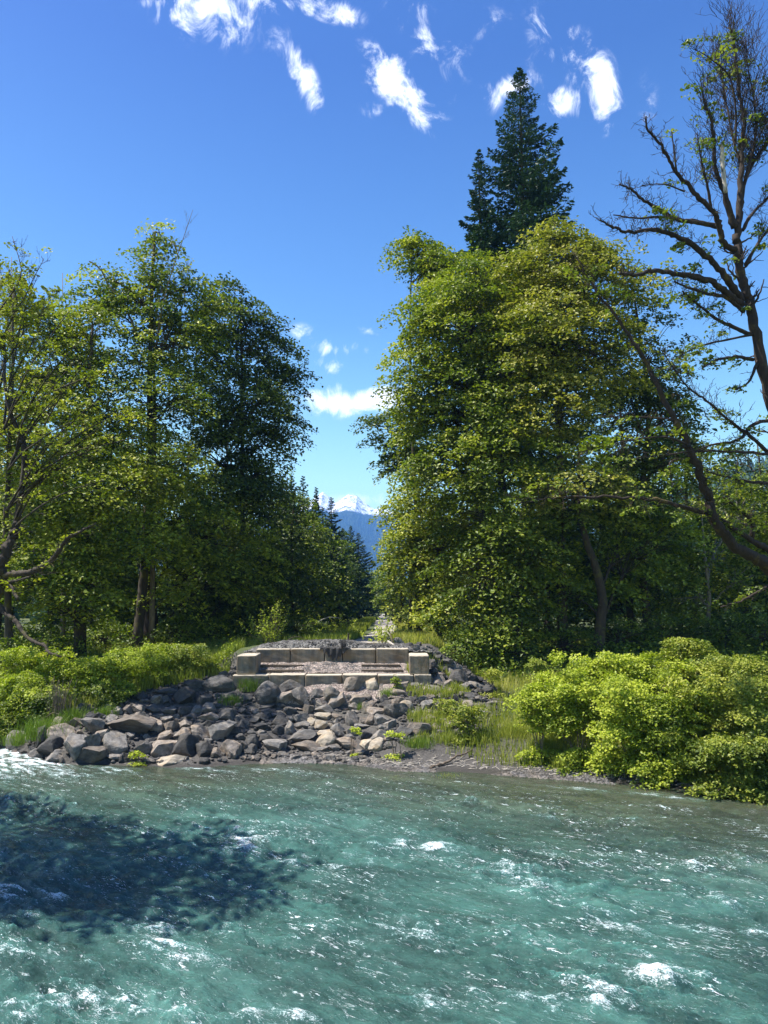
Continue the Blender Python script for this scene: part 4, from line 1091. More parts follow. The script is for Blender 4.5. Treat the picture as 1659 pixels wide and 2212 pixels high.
rg = np.random.default_rng(11)
YM = 31.0
def L8(pts, Y0, Y1, r0, r1, n, tl, up):
    ys = np.linspace(Y0, Y1, len(pts)); return ([at(*c8(a, b), y) for (a, b), y in zip(pts, ys)], r0, r1, n, tl, up)
def L5(pts, Y0, Y1, r0, r1, n, tl, up):
    ys = np.linspace(Y0, Y1, len(pts)); return ([at(*c5(a, b), y) for (a, b), y in zip(pts, ys)], r0, r1, n, tl, up)
bx = at(1790, 1300, YM)[0]; base = np.array([bx, YM, float(terr(bx, YM))])
foot = at(1745, 1150, YM)
limbs = [([base + np.array([0, 0, -0.3]), base + np.array([-0.1, 0, 2.5]), foot, at(1705, 980, YM), at(1668, 880, YM), at(*c8(1600, 1640), YM), at(*c8(1570, 1500), YM), at(*c8(1540, 1400), YM), at(*c8(1515, 1290), YM), at(*c8(1503, 1150), YM)], 0.25, 0.155, 14, 1.8, 0.1),
 L8([(1505, 1190), (1520, 1050), (1525, 900), (1530, 750), (1540, 600), (1520, 450), (1500, 300), (1490, 180), (1470, 120)], YM, YM, .15, .02, 90, 2.8, 0.65),
 L8([(1495, 1120), (1465, 1020), (1440, 930), (1400, 830), (1395, 700), (1380, 600), (1345, 500), (1330, 420)], YM, YM - 1.5, .14, .02, 60, 1.8, 0.75),
 L8([(1525, 960), (1570, 800), (1600, 640), (1590, 480), (1560, 330), (1555, 240)], YM, YM + 1, .07, .012, 80, 2.6, 0.7),
 L8([(1520, 800), (1480, 650), (1450, 480), (1420, 340), (1400, 270)], YM, YM + 1, .05, .012, 60, 2.2, 0.7),
 L8([(1500, 700), (1500, 520), (1470, 380), (1380, 290), (1290, 240)], YM, YM - 1, .05, .012, 24, 1.4, 0.6),
 L8([(1500, 1230), (1440, 1190), (1420, 1110), (1400, 1050), (1330, 980), (1270, 910), (1210, 850), (1160, 760), (1110, 680), (1070, 640), (1060, 570)], YM, YM - 3, .13, .03, 36, 1.1, 0.3),
 L8([(1210, 850), (1200, 760), (1185, 640)], YM - 2.2, YM - 2.6, .04, .02, 6, .6, 0.4),
 L8([(1380, 1030), (1360, 900), (1330, 780), (1310, 650)], YM - 1, YM - 2, .06, .02, 24, 1.1, 0.5),
 L8([(1420, 1110), (1300, 1090), (1220, 1080), (1130, 1030), (1040, 980), (990, 930), (930, 905)], YM, YM - 4, .11, .025, 34, 1.0, 0.15),
 L8([(1250, 940), (1150, 905), (1040, 910)], YM - 2, YM - 2.6, .035, .015, 12, .6, 0.1),
 L8([(1340, 1100), (1230, 1080), (1120, 1065), (1000, 1070), (900, 1055)], YM - 1.5, YM - 3.5, .07, .02, 24, .8, 0.1),
 L8([(1530, 1480), (1480, 1400), (1400, 1300), (1300, 1210), (1210, 1160), (1100, 1130), (990, 1140), (900, 1115), (835, 1080)], YM, YM - 4.5, .15, .03, 44, 1.0, 0.15),
 L8([(1530, 1500), (1460, 1440), (1390, 1385), (1280, 1355), (1180, 1340), (1090, 1330), (1000, 1350), (930, 1340)], YM, YM - 4, .15, .05, 26, .8, 0.1),
 L8([(1540, 1530), (1450, 1460), (1350, 1440), (1260, 1410), (1200, 1380)], YM, YM - 2, .09, .03, 22, .9, 0.1),
 L8([(1570, 1640), (1480, 1600), (1400, 1560), (1310, 1490), (1240, 1430)], YM, YM - 2, .09, .03, 22, .9, 0.1),
 L8([(1535, 1130), (1580, 1050), (1650, 980), (1720, 900)], YM, YM + 1, .08, .03, 22, 1.2, 0.4),
 L8([(1525, 1000), (1560, 850), (1659, 690), (1700, 560)], YM, YM + 1, .08, .03, 90, 2.2, 0.85),
 L8([(1550, 1300), (1620, 1180), (1700, 1080)], YM, YM + 1, .08, .03, 26, 1.2, 0.4),
 L5([(1600, 640), (1540, 630), (1460, 640), (1400, 670)], YM, YM - 1.5, .08, .03, 14, .7, 0.0),
 L5([(1620, 640), (1580, 730), (1530, 760)], YM, YM - 1, .06, .03, 8, .5, 0.0),
 L5([(1700, 880), (1600, 900), (1540, 960), (1440, 980), (1380, 1000)], YM, YM - 2, .08, .025, 20, .7, 0.1),
 L5([(1600, 540), (1450, 570), (1350, 600), (1290, 640)], YM, YM - 2, .05, .02, 22, .8, 0.1)]
LOW = [([foot + np.array([0, 0, -1.2]), at(*c5(1700, 1480), YM), at(*c5(1600, 1430), YM - 1), at(*c5(1510, 1370), YM - 1.5), at(*c5(1440, 1270), YM - 2), at(*c5(1420, 1190), YM - 2), at(*c5(1385, 1090), YM - 2.4), at(*c5(1340, 980), YM - 2.8), at(*c5(1290, 880), YM - 3), at(*c5(1220, 750), YM - 3), at(*c5(1150, 610), YM - 3), at(*c5(1050, 470), YM - 3), at(*c5(950, 330), YM - 3), at(*c5(880, 210), YM - 3)], .25, .02, 60, 1.4, 0.25),
 L5([(1720, 1450), (1659, 1400), (1590, 1360), (1450, 1270), (1330, 1230), (1210, 1200), (1050, 1190), (900, 1190), (780, 1195), (650, 1215)], YM, YM - 5, .13, .012, 44, 1.1, 0.1),
 L5([(1590, 1370), (1595, 1290), (1530, 1230), (1480, 1190)], YM, YM - 1, .10, .03, 16, .8, 0.2),
 L5([(1720, 1040), (1659, 1020), (1560, 1010), (1400, 1005), (1250, 1020), (1050, 1045), (940, 1080)], YM, YM - 5, .07, .01, 30, 1.0, 0.1),
 L5([(1659, 1010), (1580, 940), (1500, 880), (1410, 800), (1330, 740), (1230, 600)], YM, YM - 3, .08, .015, 40, 1.2, 0.25),
 L5([(1720, 1140), (1600, 1130), (1500, 1110), (1420, 1090)], YM, YM - 2, .07, .02, 20, .7, 0.1),
 L5([(1385, 1050), (1300, 1040), (1265, 1060), (1280, 1150)], YM - 2, YM - 3, .04, .015, 8, .4, -0.2),
 L5([(1350, 985), (1250, 950), (1120, 960), (1000, 990), (900, 1010)], YM - 3, YM - 5, .04, .01, 26, .8, 0.1),
 L5([(1290, 880), (1150, 870), (980, 865)], YM - 3, YM - 4, .035, .01, 14, .7, 0.1),
 L5([(1720, 1510), (1659, 1545), (1600, 1580), (1540, 1610), (1470, 1630)], YM, YM - 1.5, .07, .025, 10, .5, 0.0)]
def lf(p):
    # leaves mostly low down and to the right; the upper left limbs are bare
    dx, dy = proj(p[0], p[1], p[2])
    if dy < 300: return 0.02
    if dx < 1440 and dy < 560: return 0.006
    if dy < 560: return 0.03
    return 0.05
limb_tree('bare_maple_tree', base, limbs + LOW, 'tall half bare maple with dark mossy limbs at the right edge of the picture', 'bark_moss', 'alder', lf, rg, leaf=0.095, per=34, twig=1.7,
          pale=[([at(*c8(1452, 945), YM - .9), at(*c8(1440, 850), YM - .95), at(*c8(1434, 770), YM - 1), at(*c8(1437, 700), YM - 1)], 0.085)])

# ---- bare branched tree at the left edge
def c7(x, y): return (x / 2.765 * srcD, (1700 + y / 2.765) * srcD)
def c4(x, y): return (x / 1.508 * srcD, (700 + y / 1.508) * srcD)
YL = 36.0
def L7(pts, Y0, Y1, r0, r1, n, tl, up):
    ys = np.linspace(Y0, Y1, len(pts)); return ([at(*c7(a, b), y) for (a, b), y in zip(pts, ys)], r0, r1, n, tl, up)
def L4(pts, Y0, Y1, r0, r1, n, tl, up):
    ys = np.linspace(Y0, Y1, len(pts)); return ([at(*c4(a, b), y) for (a, b), y in zip(pts, ys)], r0, r1, n, tl, up)
bxl = at(-70, 1300, YL)[0]; baseL = np.array([bxl, YL, float(terr(bxl, YL))])
limbsL = [([baseL + np.array([0, 0, -.3]), at(-55, 1330, YL), at(*c7(-60, 700), YL), at(*c7(0, 500), YL), at(*c7(15, 380), YL), at(*c7(60, 250), YL), at(*c7(110, 130), YL), at(*c7(150, 0), YL)], .36, .16, 10, 1.2, 0.3),
 L7([(0, 480), (150, 470), (300, 440), (420, 370), (520, 270), (600, 150), (700, 100), (860, 10)], YL, YL - 2, .17, .05, 24, 1.5, 0.3),
 L7([(30, 510), (110, 590), (160, 700)], YL, YL - 1, .11, .06, 6, .6, 0.0),
 L7([(-60, 560), (60, 540), (170, 520), (280, 485)], YL, YL - 1, .07, .04, 6, .5, 0.0),
 L7([(-60, 700), (60, 830), (150, 900), (200, 990), (290, 1070), (400, 1110), (440, 1170), (550, 1210)], YL, YL - 2, .12, .045, 14, .6, 0.0)]
starts = [(60, 1540), (90, 1400), (40, 1250), (20, 1050), (80, 1150), (110, 1330), (30, 1450)]
for k in range(22):
    s = starts[k % len(starts)]
    a0 = rg.uniform(45, 85); ln = rg.uniform(350, 800)
    pts = [s]; ang = radians(a0)
    for j in range(4):
        ang -= radians(rg.uniform(2, 14)); pts.append((pts[-1][0] + cos(ang) * ln / 4, pts[-1][1] - sin(ang) * ln / 4))
    limbsL.append(L4(pts, YL, YL - rg.uniform(0, 4), 0.05, 0.012, 12, 1.1, 0.35))
for k in range(7):
    s = (rg.uniform(-40, 40), rg.uniform(700, 1100)); pts = [s, (s[0] + rg.uniform(-20, 60), s[1] - 200), (s[0] + rg.uniform(0, 160), s[1] - 420), (s[0] + rg.uniform(20, 260), s[1] - 620)]
    limbsL.append(L4(pts, YL, YL + 2, 0.06, 0.012, 26, 1.3, 0.6))
limbsL.append(([at(*c7(150, 0), YL), at(*c4(120, 1150), YL), at(*c4(60, 1000), YL), at(*c4(30, 850), YL), at(*c4(20, 600), YL + 1)], .15, .05, 20, 1.4, .5))
limb_tree('bare_maple_tree', baseL, limbsL, 'arching tree with many bare tan branches at the left edge of the picture', 'bark', 'maple_yellow', lambda p: 0.14, rg, leaf=0.10, per=20)
# twiggy bare top behind, upper left
def bare_snag(dxb, Y, top, nl, label, seed):
    r2 = np.random.default_rng(seed); b = gp(dxb, Y); t = at(top[0], top[1], Y)
    lm = [([b - np.array([0, 0, .3]), (b + t) / 2 + np.array([.2, 0, 0]), t], 0.18, 0.02, 60, 2.2, 0.6)]
    for k in range(nl):
        s = b + (t - b) * r2.uniform(0.45, 0.8); e_ = t + np.array([r2.normal() * 2.2, r2.normal() * 1.5, -r2.uniform(0, 3.0)])
        lm.append(([s, (s + e_) / 2 + np.array([r2.normal() * .4, 0, -.3]), e_], 0.06, 0.012, 34, 1.5, 0.7))
    limb_tree('bare_tree', b, lm, label, 'twig', 'alder', lambda p: 0.04, r2)
bare_snag(140, 56, (135, 590), 7, 'grey bare tree top showing behind the yellow green maple at the left', 3)
bare_snag(20, 52, (25, 555), 6, 'fine bare twigs of a tree top at the upper left edge of the wood', 4)
bare_snag(330, 50.5, (330, 482), 4, 'dead twiggy leader standing inside the crown of the tallest left tree', 6)
vine('bare_bough', [at(300, 740, 49.5), at(270, 660, 49.5), at(235, 615, 49), at(215, 580, 48.5), at(192, 564, 48)], 0.09, M['bark_grey'], 'bare grey bough reaching out left of the tallest tree top', 'branch', n=4, jit=0.04)

# pair of trees on the near bank, left of the viewer: they throw the dark shadow on the water
def near_tree(base, top, bl, label):
    base = np.array(base, float); base[2] = float(terr(base[0], base[1]))
    make_tree('riverside_tree', base, [base - np.array([0, 0, .3]), base + (np.array(top) - base) * .5, np.array(top)], 0.3, bl, 'deep', 'bark', label, dens=0.95, rc=1.0, per=44, leaf=0.15, gnd=1)
near_tree((-17.0, 15.0, 0), (-16.0, 17.0, 22), [(np.array([-14.2, 16.8, 16.2]), np.array([3.0, 1.5, 2.0])), (np.array([-16.6, 18.4, 19.0]), np.array([3.2, 2.4, 2.2])), (np.array([-18.0, 17.0, 13.5]), np.array([2.6, 2.0, 2.2]))],
          'leafy tree on the near bank left of the viewer, right one of two')
near_tree((-20.5, 17.0, 0), (-20.5, 21.0, 21), [(np.array([-19.6, 20.6, 17.0]), np.array([3.6, 2.0, 2.6])), (np.array([-22.5, 23.6, 14.0]), np.array([3.6, 2.2, 2.8]))],
          'leafy tree on the near bank left of the viewer, left one of two')

# ------------------------------------------------------------------ grass and low plants
def blades(name, pts, h, w, mat, label, lean=0.35, tintb=0.5, cat='grass', kind='stuff', parent=None, tn=None):
    n = len(pts)
    a = RNG.uniform(0, 2 * pi, n); d = np.stack([np.cos(a), np.sin(a), np.zeros(n)], 1)
    b = RNG.uniform(0, 2 * pi, n); s = np.stack([np.cos(b), np.sin(b), np.zeros(n)], 1) * (w * 0.5)
    hh = np.asarray(h) * RNG.uniform(0.55, 1.25, n); hh = hh[:, None]
    ln = lean * RNG.uniform(0.2, 1.3, n)[:, None]
    up = np.array([0, 0, 1.0])
    m = pts + up * hh * 0.55 + d * hh * ln * 0.35
    t = pts + up * hh * (1 - 0.25 * ln) + d * hh * ln
    V = np.stack([pts - s, pts + s, m + s * 0.8, m - s * 0.8, t], 1).reshape(-1, 3)
    bi = np.arange(n)[:, None] * 5
    L = (bi + np.array([0, 1, 2, 3, 3, 2, 4])).ravel()
    tot = np.tile([4, 3], n); st = np.concatenate([[0], np.cumsum(tot)[:-1]])
    tint = np.clip((tn if tn is not None else tintb) + RNG.normal(size=n) * 0.16, 0, 1)
    o = link(name, mesh_np(name, V, L, st, tot, {'tint': np.repeat(tint, 5)}), M[mat], parent)
    if parent is None: tag(o, label, cat, None, kind)
    return o

def scatter(poly_world, n, cond=None):
    xs = [p[0] for p in poly_world]; ys = [p[1] for p in poly_world]
    x = RNG.uniform(min(xs), max(xs), n); y = RNG.uniform(min(ys), max(ys), n)
    k = in_poly(x, y, poly_world)
    x, y = x[k], y[k]; z = terr(x, y)
    px, py = proj(x, y, z)
    kk = z > 0.12
    if cond is not None: kk &= cond(x, y, z, px, py)
    return x[kk], y[kk], z[kk]

ROCKP = [(0, 1640), (0, 1592), (95, 1575), (160, 1548), (240, 1520), (330, 1490), (505, 1456), (925, 1390), (950, 1400), (1040, 1470), (1085, 1500), (1040, 1560), (950, 1590), (830, 1640), (100, 1660)]
def notrock(x, y, z, px, py): return ~in_poly(px, py, ROCKP) & ~((x > BX0 - .3) & (x < BX1 + .3) & (y > 36.5) & (y < 44.8)) & (np.abs(x - road_c(y)) > np.where(y > 41, 1.3, 0))
x, y, z = scatter([(-34, 34), (-7.4, 34), (-7.6, 60), (-34, 60)], 95000, notrock)
tn = np.clip(0.75 + 0.9 * rnoise2(x, y, 3.0, 31), 0, 1)
blades('meadow_grass', np.stack([x, y, z - 0.03], 1), 0.65 + 0.5 * (rnoise2(x, y, 2.5, 33) + 0.3), 0.035, 'grass', 'tall green meadow grass on the left bank', tn=tn)
x, y, z = scatter([(-7.6, 44.6), (-1.9, 44.6), (-1.2, 120), (-7, 120)], 26000, notrock)
blades('verge_grass', np.stack([x, y, z - 0.03], 1), 0.6, 0.045, 'grass', 'tall grass on the left verge of the track', tintb=0.45)
x, y, z = scatter([(0.5, 43.5), (4.4, 43.0), (6.0, 120), (1.4, 120)], 34000, notrock)
blades('verge_grass', np.stack([x, y, z - 0.03], 1), 0.65, 0.045, 'grass', 'tall yellowish grass on the right verge of the track', tintb=0.85)
x, y, z = scatter([(2.5, 26), (24, 18), (30, 60), (2.5, 60)], 90000, lambda x, y, z, px, py: notrock(x, y, z, px, py) & (z > 0.17 + 0.25 * rnoise2(x, y, 1.2, 41)))
tn = np.clip(0.62 + 0.9 * rnoise2(x, y, 3.0, 37), 0, 1)
blades('bank_grass', np.stack([x, y, z - 0.03], 1), 0.48 + 0.4 * (rnoise2(x, y, 1.6, 35) + 0.3), 0.03, 'grass', 'tufted green grass and weeds on the right bank', tn=tn)
# sparse weeds growing through the stones on the right
x, y, z = scatter([(-0.5, 28), (7, 27), (8, 40), (1, 40)], 30000, lambda x, y, z, px, py: in_poly(px, py, ROCKP) & (rnoise2(x, y, 1.1, 51) > 0.24 - 0.10 * (px > 900)) & (z > .4) & (px > 790))
blades('stone_weeds', np.stack([x, y, z + 0.02], 1), 0.45, 0.028, 'grass', 'grass and horsetail growing up between the rocks on the right', tintb=0.6)
# broad leaved ground cover: meadow and under the trees
def cover(name, pts, size, mat, label, tintb=0.5, spread=0.35, per=1):
    N = np.array([0, 0, 1.0]) + RNG.normal(size=(len(pts), 3)) * 0.45
    o = link(name, leaves_mesh(name, pts, N, size * RNG.uniform(.6, 1.3, len(pts)), np.clip(tintb + RNG.normal(size=len(pts)) * .18, 0, 1)), M[mat]); tag(o, label, 'ground cover', None, 'stuff'); return o
x, y, z = scatter([(-34, 33), (-8, 33), (-8, 48), (-34, 50)], 40000, lambda x, y, z, px, py: notrock(x, y, z, px, py) & (rnoise2(x, y, 3.2, 61) > 0.03))
hgt = np.abs(RNG.normal(size=len(x))) * 0.35 + 0.15
cover('meadow_herbs', np.stack([x, y, z + hgt], 1), 0.07, 'shrub', 'broad leaved herbs growing through the left meadow', 0.4)
x, y, z = scatter([(-40, 46), (-7.5, 46), (-5, 75), (-40, 75)], 42000, notrock)
cover('forest_floor_plants', np.stack([x, y, z + np.abs(RNG.normal(size=len(x))) * .5 + .1], 1), 0.13, 'understory', 'leafy undergrowth on the forest floor left of the track', 0.45)
x, y, z = scatter([(4.6, 41), (34, 41), (40, 75), (5.5, 75)], 42000, notrock)
cover('forest_floor_plants', np.stack([x, y, z + np.abs(RNG.normal(size=len(x))) * .5 + .1], 1), 0.13, 'understory', 'leafy undergrowth on the forest floor right of the track', 0.45)

# shrubs (each one a thing)
def shrub(name, dx, dy, Y, rx, rz, label, mat='shrub', tintb=0.5, per=52, leaf=0.062, dens=1.9, ry=None, rc=0.36, group=None, cat='bush', stems=9):
    c = at(dx, dy, Y); a = px2m(rx, Y); b = px2m(rz, Y); ry = ry or a * 0.75
    x0, y0 = c[0], c[1]; g = float(terr(x0, y0)); bs_ = np.array([x0, y0, g])
    e = empty(name, bs_, label, cat, group)
    T = Tubes()
    Ps, Ns, Ss, Ts = [], [], [], []
    lobes = []
    for k in range(6 if rx > 28 else 3):
        an = k * 1.05 + RNG.normal() * .4; q_ = RNG.uniform(.35, .75); f_ = RNG.uniform(.38, .62)
        lobes.append((c + np.array([cos(an) * a * q_, RNG.normal() * ry * .4, sin(an) * b * q_]), np.array([a, ry, b]) * f_ * np.array([1, 1, RNG.uniform(.8, 1.35)])))
    for k in range(3):
        lobes.append((np.array([c[0] + (k - 1) * a * .5, c[1] - ry * .35, max(g, float(terr(c[0], c[1] - ry * .4))) + b * .35]), np.array([a * .5, ry * .55, b * .5])))
    P = np.concatenate(crown_points(lobes, dens * .62, rc, 0.6, 0.30))
    if rx > 28:                       # stray shoots above the mass
        for k in range(24):
            q_ = c + np.array([RNG.normal() * a * .55, RNG.normal() * ry * .5, b * RNG.uniform(.45, 1.15)]); P = np.vstack([P, [q_ + np.array([0, 0, j_ * .16]) for j_ in range(3)]])
    for p in P:
        if p[2] < float(terr(p[0], p[1])) + 0.05: continue
        q = p - bs_; o = norm(np.array([p[0] - c[0], p[1] - c[1], 0]) + RNG.normal(size=3) * [.1, .1, 0])
        r = rc * RNG.uniform(.5, 1.3)
        a_, b_, c_, d_ = spray(q, o, r, int(per * (r / rc) ** 1.5 * RNG.uniform(.5, 1.3)) + 3, tintb + RNG.normal() * .2, leaf * RNG.uniform(.8, 1.25), 0.15)
        Ps.append(a_); Ns.append(b_); Ss.append(c_); Ts.append(d_)
    for k in range(stems):
        p = P[RNG.integers(len(P))] - bs_
        s_ = np.array([RNG.normal() * .15, RNG.normal() * .15, -.1]); tw = smooth_path([s_, (s_ + p) / 2 + np.array([0, 0, .25]), p], 4, .02)
        T.add(tw, np.linspace(.022, .006, len(tw)), 4)
    link('stems', T.mesh('stems'), M['twig'], e)
    link('foliage', leaves_mesh('foliage', np.concatenate(Ps), np.concatenate(Ns), np.concatenate(Ss), np.concatenate(Ts)), M[mat], e)
    return e
SB = [(1165, 1535, 30.2, 42, 34, 'bright green shrub at the left end of the thicket on the right bank', 'shrub', .6),
      (1215, 1510, 32, 60, 38, 'bright lime shrub where the thicket starts to rise', 'shrub', .75),
      (1300, 1480, 32.5, 75, 50, 'tall lime green shrub at the back of the thicket, left part', 'shrub', .7),
      (1400, 1490, 31.5, 80, 54, 'tall lime green shrub in the middle of the thicket crest', 'shrub', .55),
      (1510, 1486, 31, 85, 56, 'tall duller shrub at the back of the thicket, right part', 'shrub_dark', .8),
      (1610, 1500, 30, 80, 56, 'tall olive shrub rising at the right edge of the picture', 'shrub_dark', .7),
      (1250, 1545, 29.5, 60, 42, 'leafy shrub in the front of the thicket above the silt bar', 'shrub', .5),
      (1340, 1540, 29, 75, 60, 'rounded lime shrub in front of the thicket crest', 'shrub', .7),
      (1430, 1580, 27.8, 75, 60, 'yellow green shrub low in the front of the thicket', 'shrub', .45),
      (1530, 1560, 28, 80, 70, 'olive shrub with yellowish sprays in the right of the thicket', 'shrub_dark', .75),
      (1625, 1570, 27, 75, 75, 'dense shrub at the right edge close to the water', 'shrub_dark', .7),
      (1570, 1655, 26, 70, 38, 'lowest shrub overhanging the waterline at the right', 'shrub_dark', .5),
      (1655, 1660, 25.6, 60, 50, 'shrub cut by the right edge of the picture, hanging over the water', 'shrub_dark', .45),
      (1060, 1462, 38, 27, 16, 'small yellowish bush on the slope between the rocks and the wood', 'shrub_dark', .9),
      (1150, 1440, 38.5, 27, 20, 'feathery bush in the grass before the right hand wood', 'shrub_dark', .5),
      (1480, 1410, 31.5, 30, 12, 'thin upright spray sticking out of the top of the thicket', 'shrub_dark', .7),
      (60, 1450, 37, 75, 34, 'light green bush at the left edge of the meadow', 'shrub', .55),
      (150, 1480, 36, 60, 34, 'leafy bush left of the upright bundle of stems', 'shrub', .65),
      (40, 1520, 35, 70, 42, 'big leaved bush above the water at the left edge', 'shrub', .55),
      (230, 1470, 37, 70, 34, 'rounded bush in the middle of the left bank', 'shrub', .5),
      (310, 1440, 39, 70, 30, 'low bush behind the fallen log on the left bank', 'shrub', .5),
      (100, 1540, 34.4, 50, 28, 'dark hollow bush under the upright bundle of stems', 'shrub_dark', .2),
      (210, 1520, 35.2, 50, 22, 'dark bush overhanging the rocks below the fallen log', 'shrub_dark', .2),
      (400, 1430, 40, 60, 22, 'grassy low bush near the abutment on the left', 'shrub_dark', .5),
      (10, 1585, 34, 30, 22, 'low bush at the left corner right at the water', 'shrub_dark', .5)]
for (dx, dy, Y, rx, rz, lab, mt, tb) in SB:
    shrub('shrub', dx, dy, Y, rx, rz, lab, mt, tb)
def sapling(dx, Y, h, w, n, label, leaf=.075, per=46, mat='shrub', tb=.75, name='sapling'):
    b_ = gp(dx, Y); e = empty(name, b_, label, 'sapling')
    T = Tubes(); Ps, Ns, Ss, Ts = [], [], [], []
    for k in range(n):
        s0 = np.array([RNG.normal() * .08, RNG.normal() * .08, -.1]); hh = h * RNG.uniform(.45, 1.05)
        t0 = np.array([RNG.normal() * w * .42, RNG.normal() * w * .35, hh]); P = smooth_path([s0, (s0 + t0) / 2 + np.array([t0[0] * .2, t0[1] * .2, 0]), t0], 6, .02)
        T.add(P, np.linspace(.018, .004, len(P)), 4)
        f = RNG.uniform(.2, 1.0, per); q = np.stack([np.interp(f * (len(P) - 1), np.arange(len(P)), P[:, i]) for i in range(3)], 1)
        d = norm(RNG.normal(size=(per, 3)) * [1, 1, .35]); q = q + d * (RNG.uniform(.05, .30, per) * (1.15 - .7 * f))[:, None] * (h / 1.6)
        Ps.append(q); Ns.append(np.array([0, 0, 1.]) + RNG.normal(size=(per, 3)) * .5); Ss.append(leaf * RNG.uniform(.6, 1.2, per)); Ts.append(np.clip(tb + RNG.normal(size=per) * .2, 0, 1))
    link('stems', T.mesh('stems'), M['twig'], e)
    link('foliage', leaves_mesh('foliage', np.concatenate(Ps), np.concatenate(Ns), np.concatenate(Ss), np.concatenate(Ts)), M[mat], e)
sapling(588, 44.9, 2.5, 2.2, 22, 'small bright sapling standing behind the left end of the abutment')
sapling(824, 44.8, 1.6, 1.3, 14, 'small leafy sapling growing in the middle of the track')
sapling(742, 58, 1.9, 1.6, 14, 'bright small bush on the left verge of the track')
shrub('weed', 855, 1474, 36.4, 10, 15, 'thin leafy weed in front of the lower concrete blocks', 'shrub', .3, rc=.16, per=14, leaf=.05, cat='plant', stems=5)
shrub('weed', 855, 1590, 31, 22, 8, 'lime leafy weed at the foot of the pale boulders', 'shrub', .9, rc=.2, per=14, leaf=.06, cat='plant', stems=5)
shrub('weed', 768, 1580, 31.6, 10, 9, 'little round lime plant on a boulder in the middle of the slope', 'shrub', .9, rc=.14, per=14, leaf=.05, cat='plant', stems=4)
shrub('weed', 298, 1632, 30.6, 14, 8, 'lime weed clinging to a boulder at the waterline', 'shrub', .9, rc=.14, per=14, leaf=.05, cat='plant', stems=4)
shrub('weed', 965, 1525, 34, 28, 16, 'leafy green weed among the rocks right of the abutment', 'shrub_dark', .6, rc=.22, per=18, leaf=.055, cat='plant', stems=6)
shrub('weed', 1010, 1560, 32, 30, 16, 'leafy weed beside the flat pale rock on the right', 'shrub_dark', .7, rc=.22, per=18, leaf=.055, cat='plant', stems=6)

def clump(name, dx, dy, h, w, n, label, mat='horsetail', lean=0.5, tintb=0.5, bw=0.018):
    p = on_ground(dx, dy)
    pts = np.stack([RNG.normal(size=n) * w * 0.5, RNG.normal(size=n) * w * 0.35, np.full(n, -0.05)], 1)
    e = empty(name, p, label, 'plant')
    blades('fronds', pts, h, bw, mat, None, lean, tintb, parent=e)
    return e
for (dx, dy, h, w, n, lab, mt) in [(100, 1592, .95, 1.0, 900, 'feathery green horsetail clump above the water at the left', 'horsetail'), (45, 1605, .6, .6, 400, 'smaller horsetail clump at the left edge above the water', 'horsetail'),
        (155, 1555, .6, .6, 400, 'dull horsetail clump beside the dark rocks under the left bushes', 'horsetail'), (225, 1545, .5, .5, 300, 'horsetail clump below the fallen log', 'horsetail'),
        (1475, 1650, 1.0, .9, 1000, 'tall feathery horsetail clump at the waterline on the right', 'horsetail'), (1390, 1655, .6, 1.0, 600, 'low horsetail patch right of the silt bar', 'horsetail'), (1320, 1640, .5, .8, 500, 'small horsetail patch above the silt bar', 'horsetail'),
        (1215, 1660, .55, .45, 300, 'yellowish grass tuft hanging over the silt bar', 'grass'), (1530, 1700, .5, .4, 260, 'pale grass tuft at the water on the far right', 'grass'), (905, 1610, .45, .7, 500, 'soft green horsetail patch at the foot of the rock slope', 'horsetail'),
        (540, 1490, .7, .6, 420, 'green fern clump growing before the left end of the lower blocks', 'horsetail'), (500, 1520, .5, .5, 300, 'small fern clump on the shaded left slope', 'horsetail'), (808, 1490, .4, .35, 160, 'grass tuft beside the pale boulder under the blocks', 'horsetail'),
        (838, 1505, .5, .4, 200, 'grass tuft between boulders right of the rounded ones', 'horsetail'), (780, 1530, .35, .35, 160, 'short grass tuft in the middle of the slope', 'horsetail'), (1110, 1590, .7, .8, 500, 'tall grass tuft left of the bright thicket', 'grass'),
        (1040, 1600, .55, .8, 500, 'thick grass tuft on the edge of the silt bar', 'grass'), (960, 1600, .5, .8, 420, 'green grass tuft next to the last rocks on the right', 'grass'), (1180, 1620, .7, .8, 500, 'tall bright grass tuft above the shore', 'grass'),
        (965, 1680, .2, .5, 120, 'thin grass growing out of the shallow water by the driftwood', 'grass')]:
    clump('grass_clump' if mt == 'grass' else 'horsetail_clump', dx, dy, h, w, n, lab, mt)
# upright bundle of stems on the left bank
p = on_ground(128, 1555); e = empty('stem_clump', p, 'upright bundle of bare brown and green stems with exposed roots on the left bank', 'plant')
T = Tubes()
for k in range(46):
    a = RNG.normal() * .34; L = RNG.uniform(.9, 1.9); b = RNG.normal(size=3) * [.22, .15, 0]
    q = b + np.array([a * L * .55, RNG.normal() * .2, L]); T.add(smooth_path([b, (b + q) / 2 + np.array([-a * .08, 0, 0]), q], 4, .01), np.linspace(.02, .007, 9), 4)
for k in range(18):
    b = RNG.normal(size=3) * [.3, .2, .1]; q = b + np.array([RNG.normal() * .5, -.3 * RNG.uniform(), -RNG.uniform(.1, .7)]); T.add(smooth_path([b, (b + q) / 2 + RNG.normal(size=3) * .1, q], 4, .02), np.linspace(.025, .008, 9), 4)
link('stems', T.mesh('stems'), M['twig'], e)

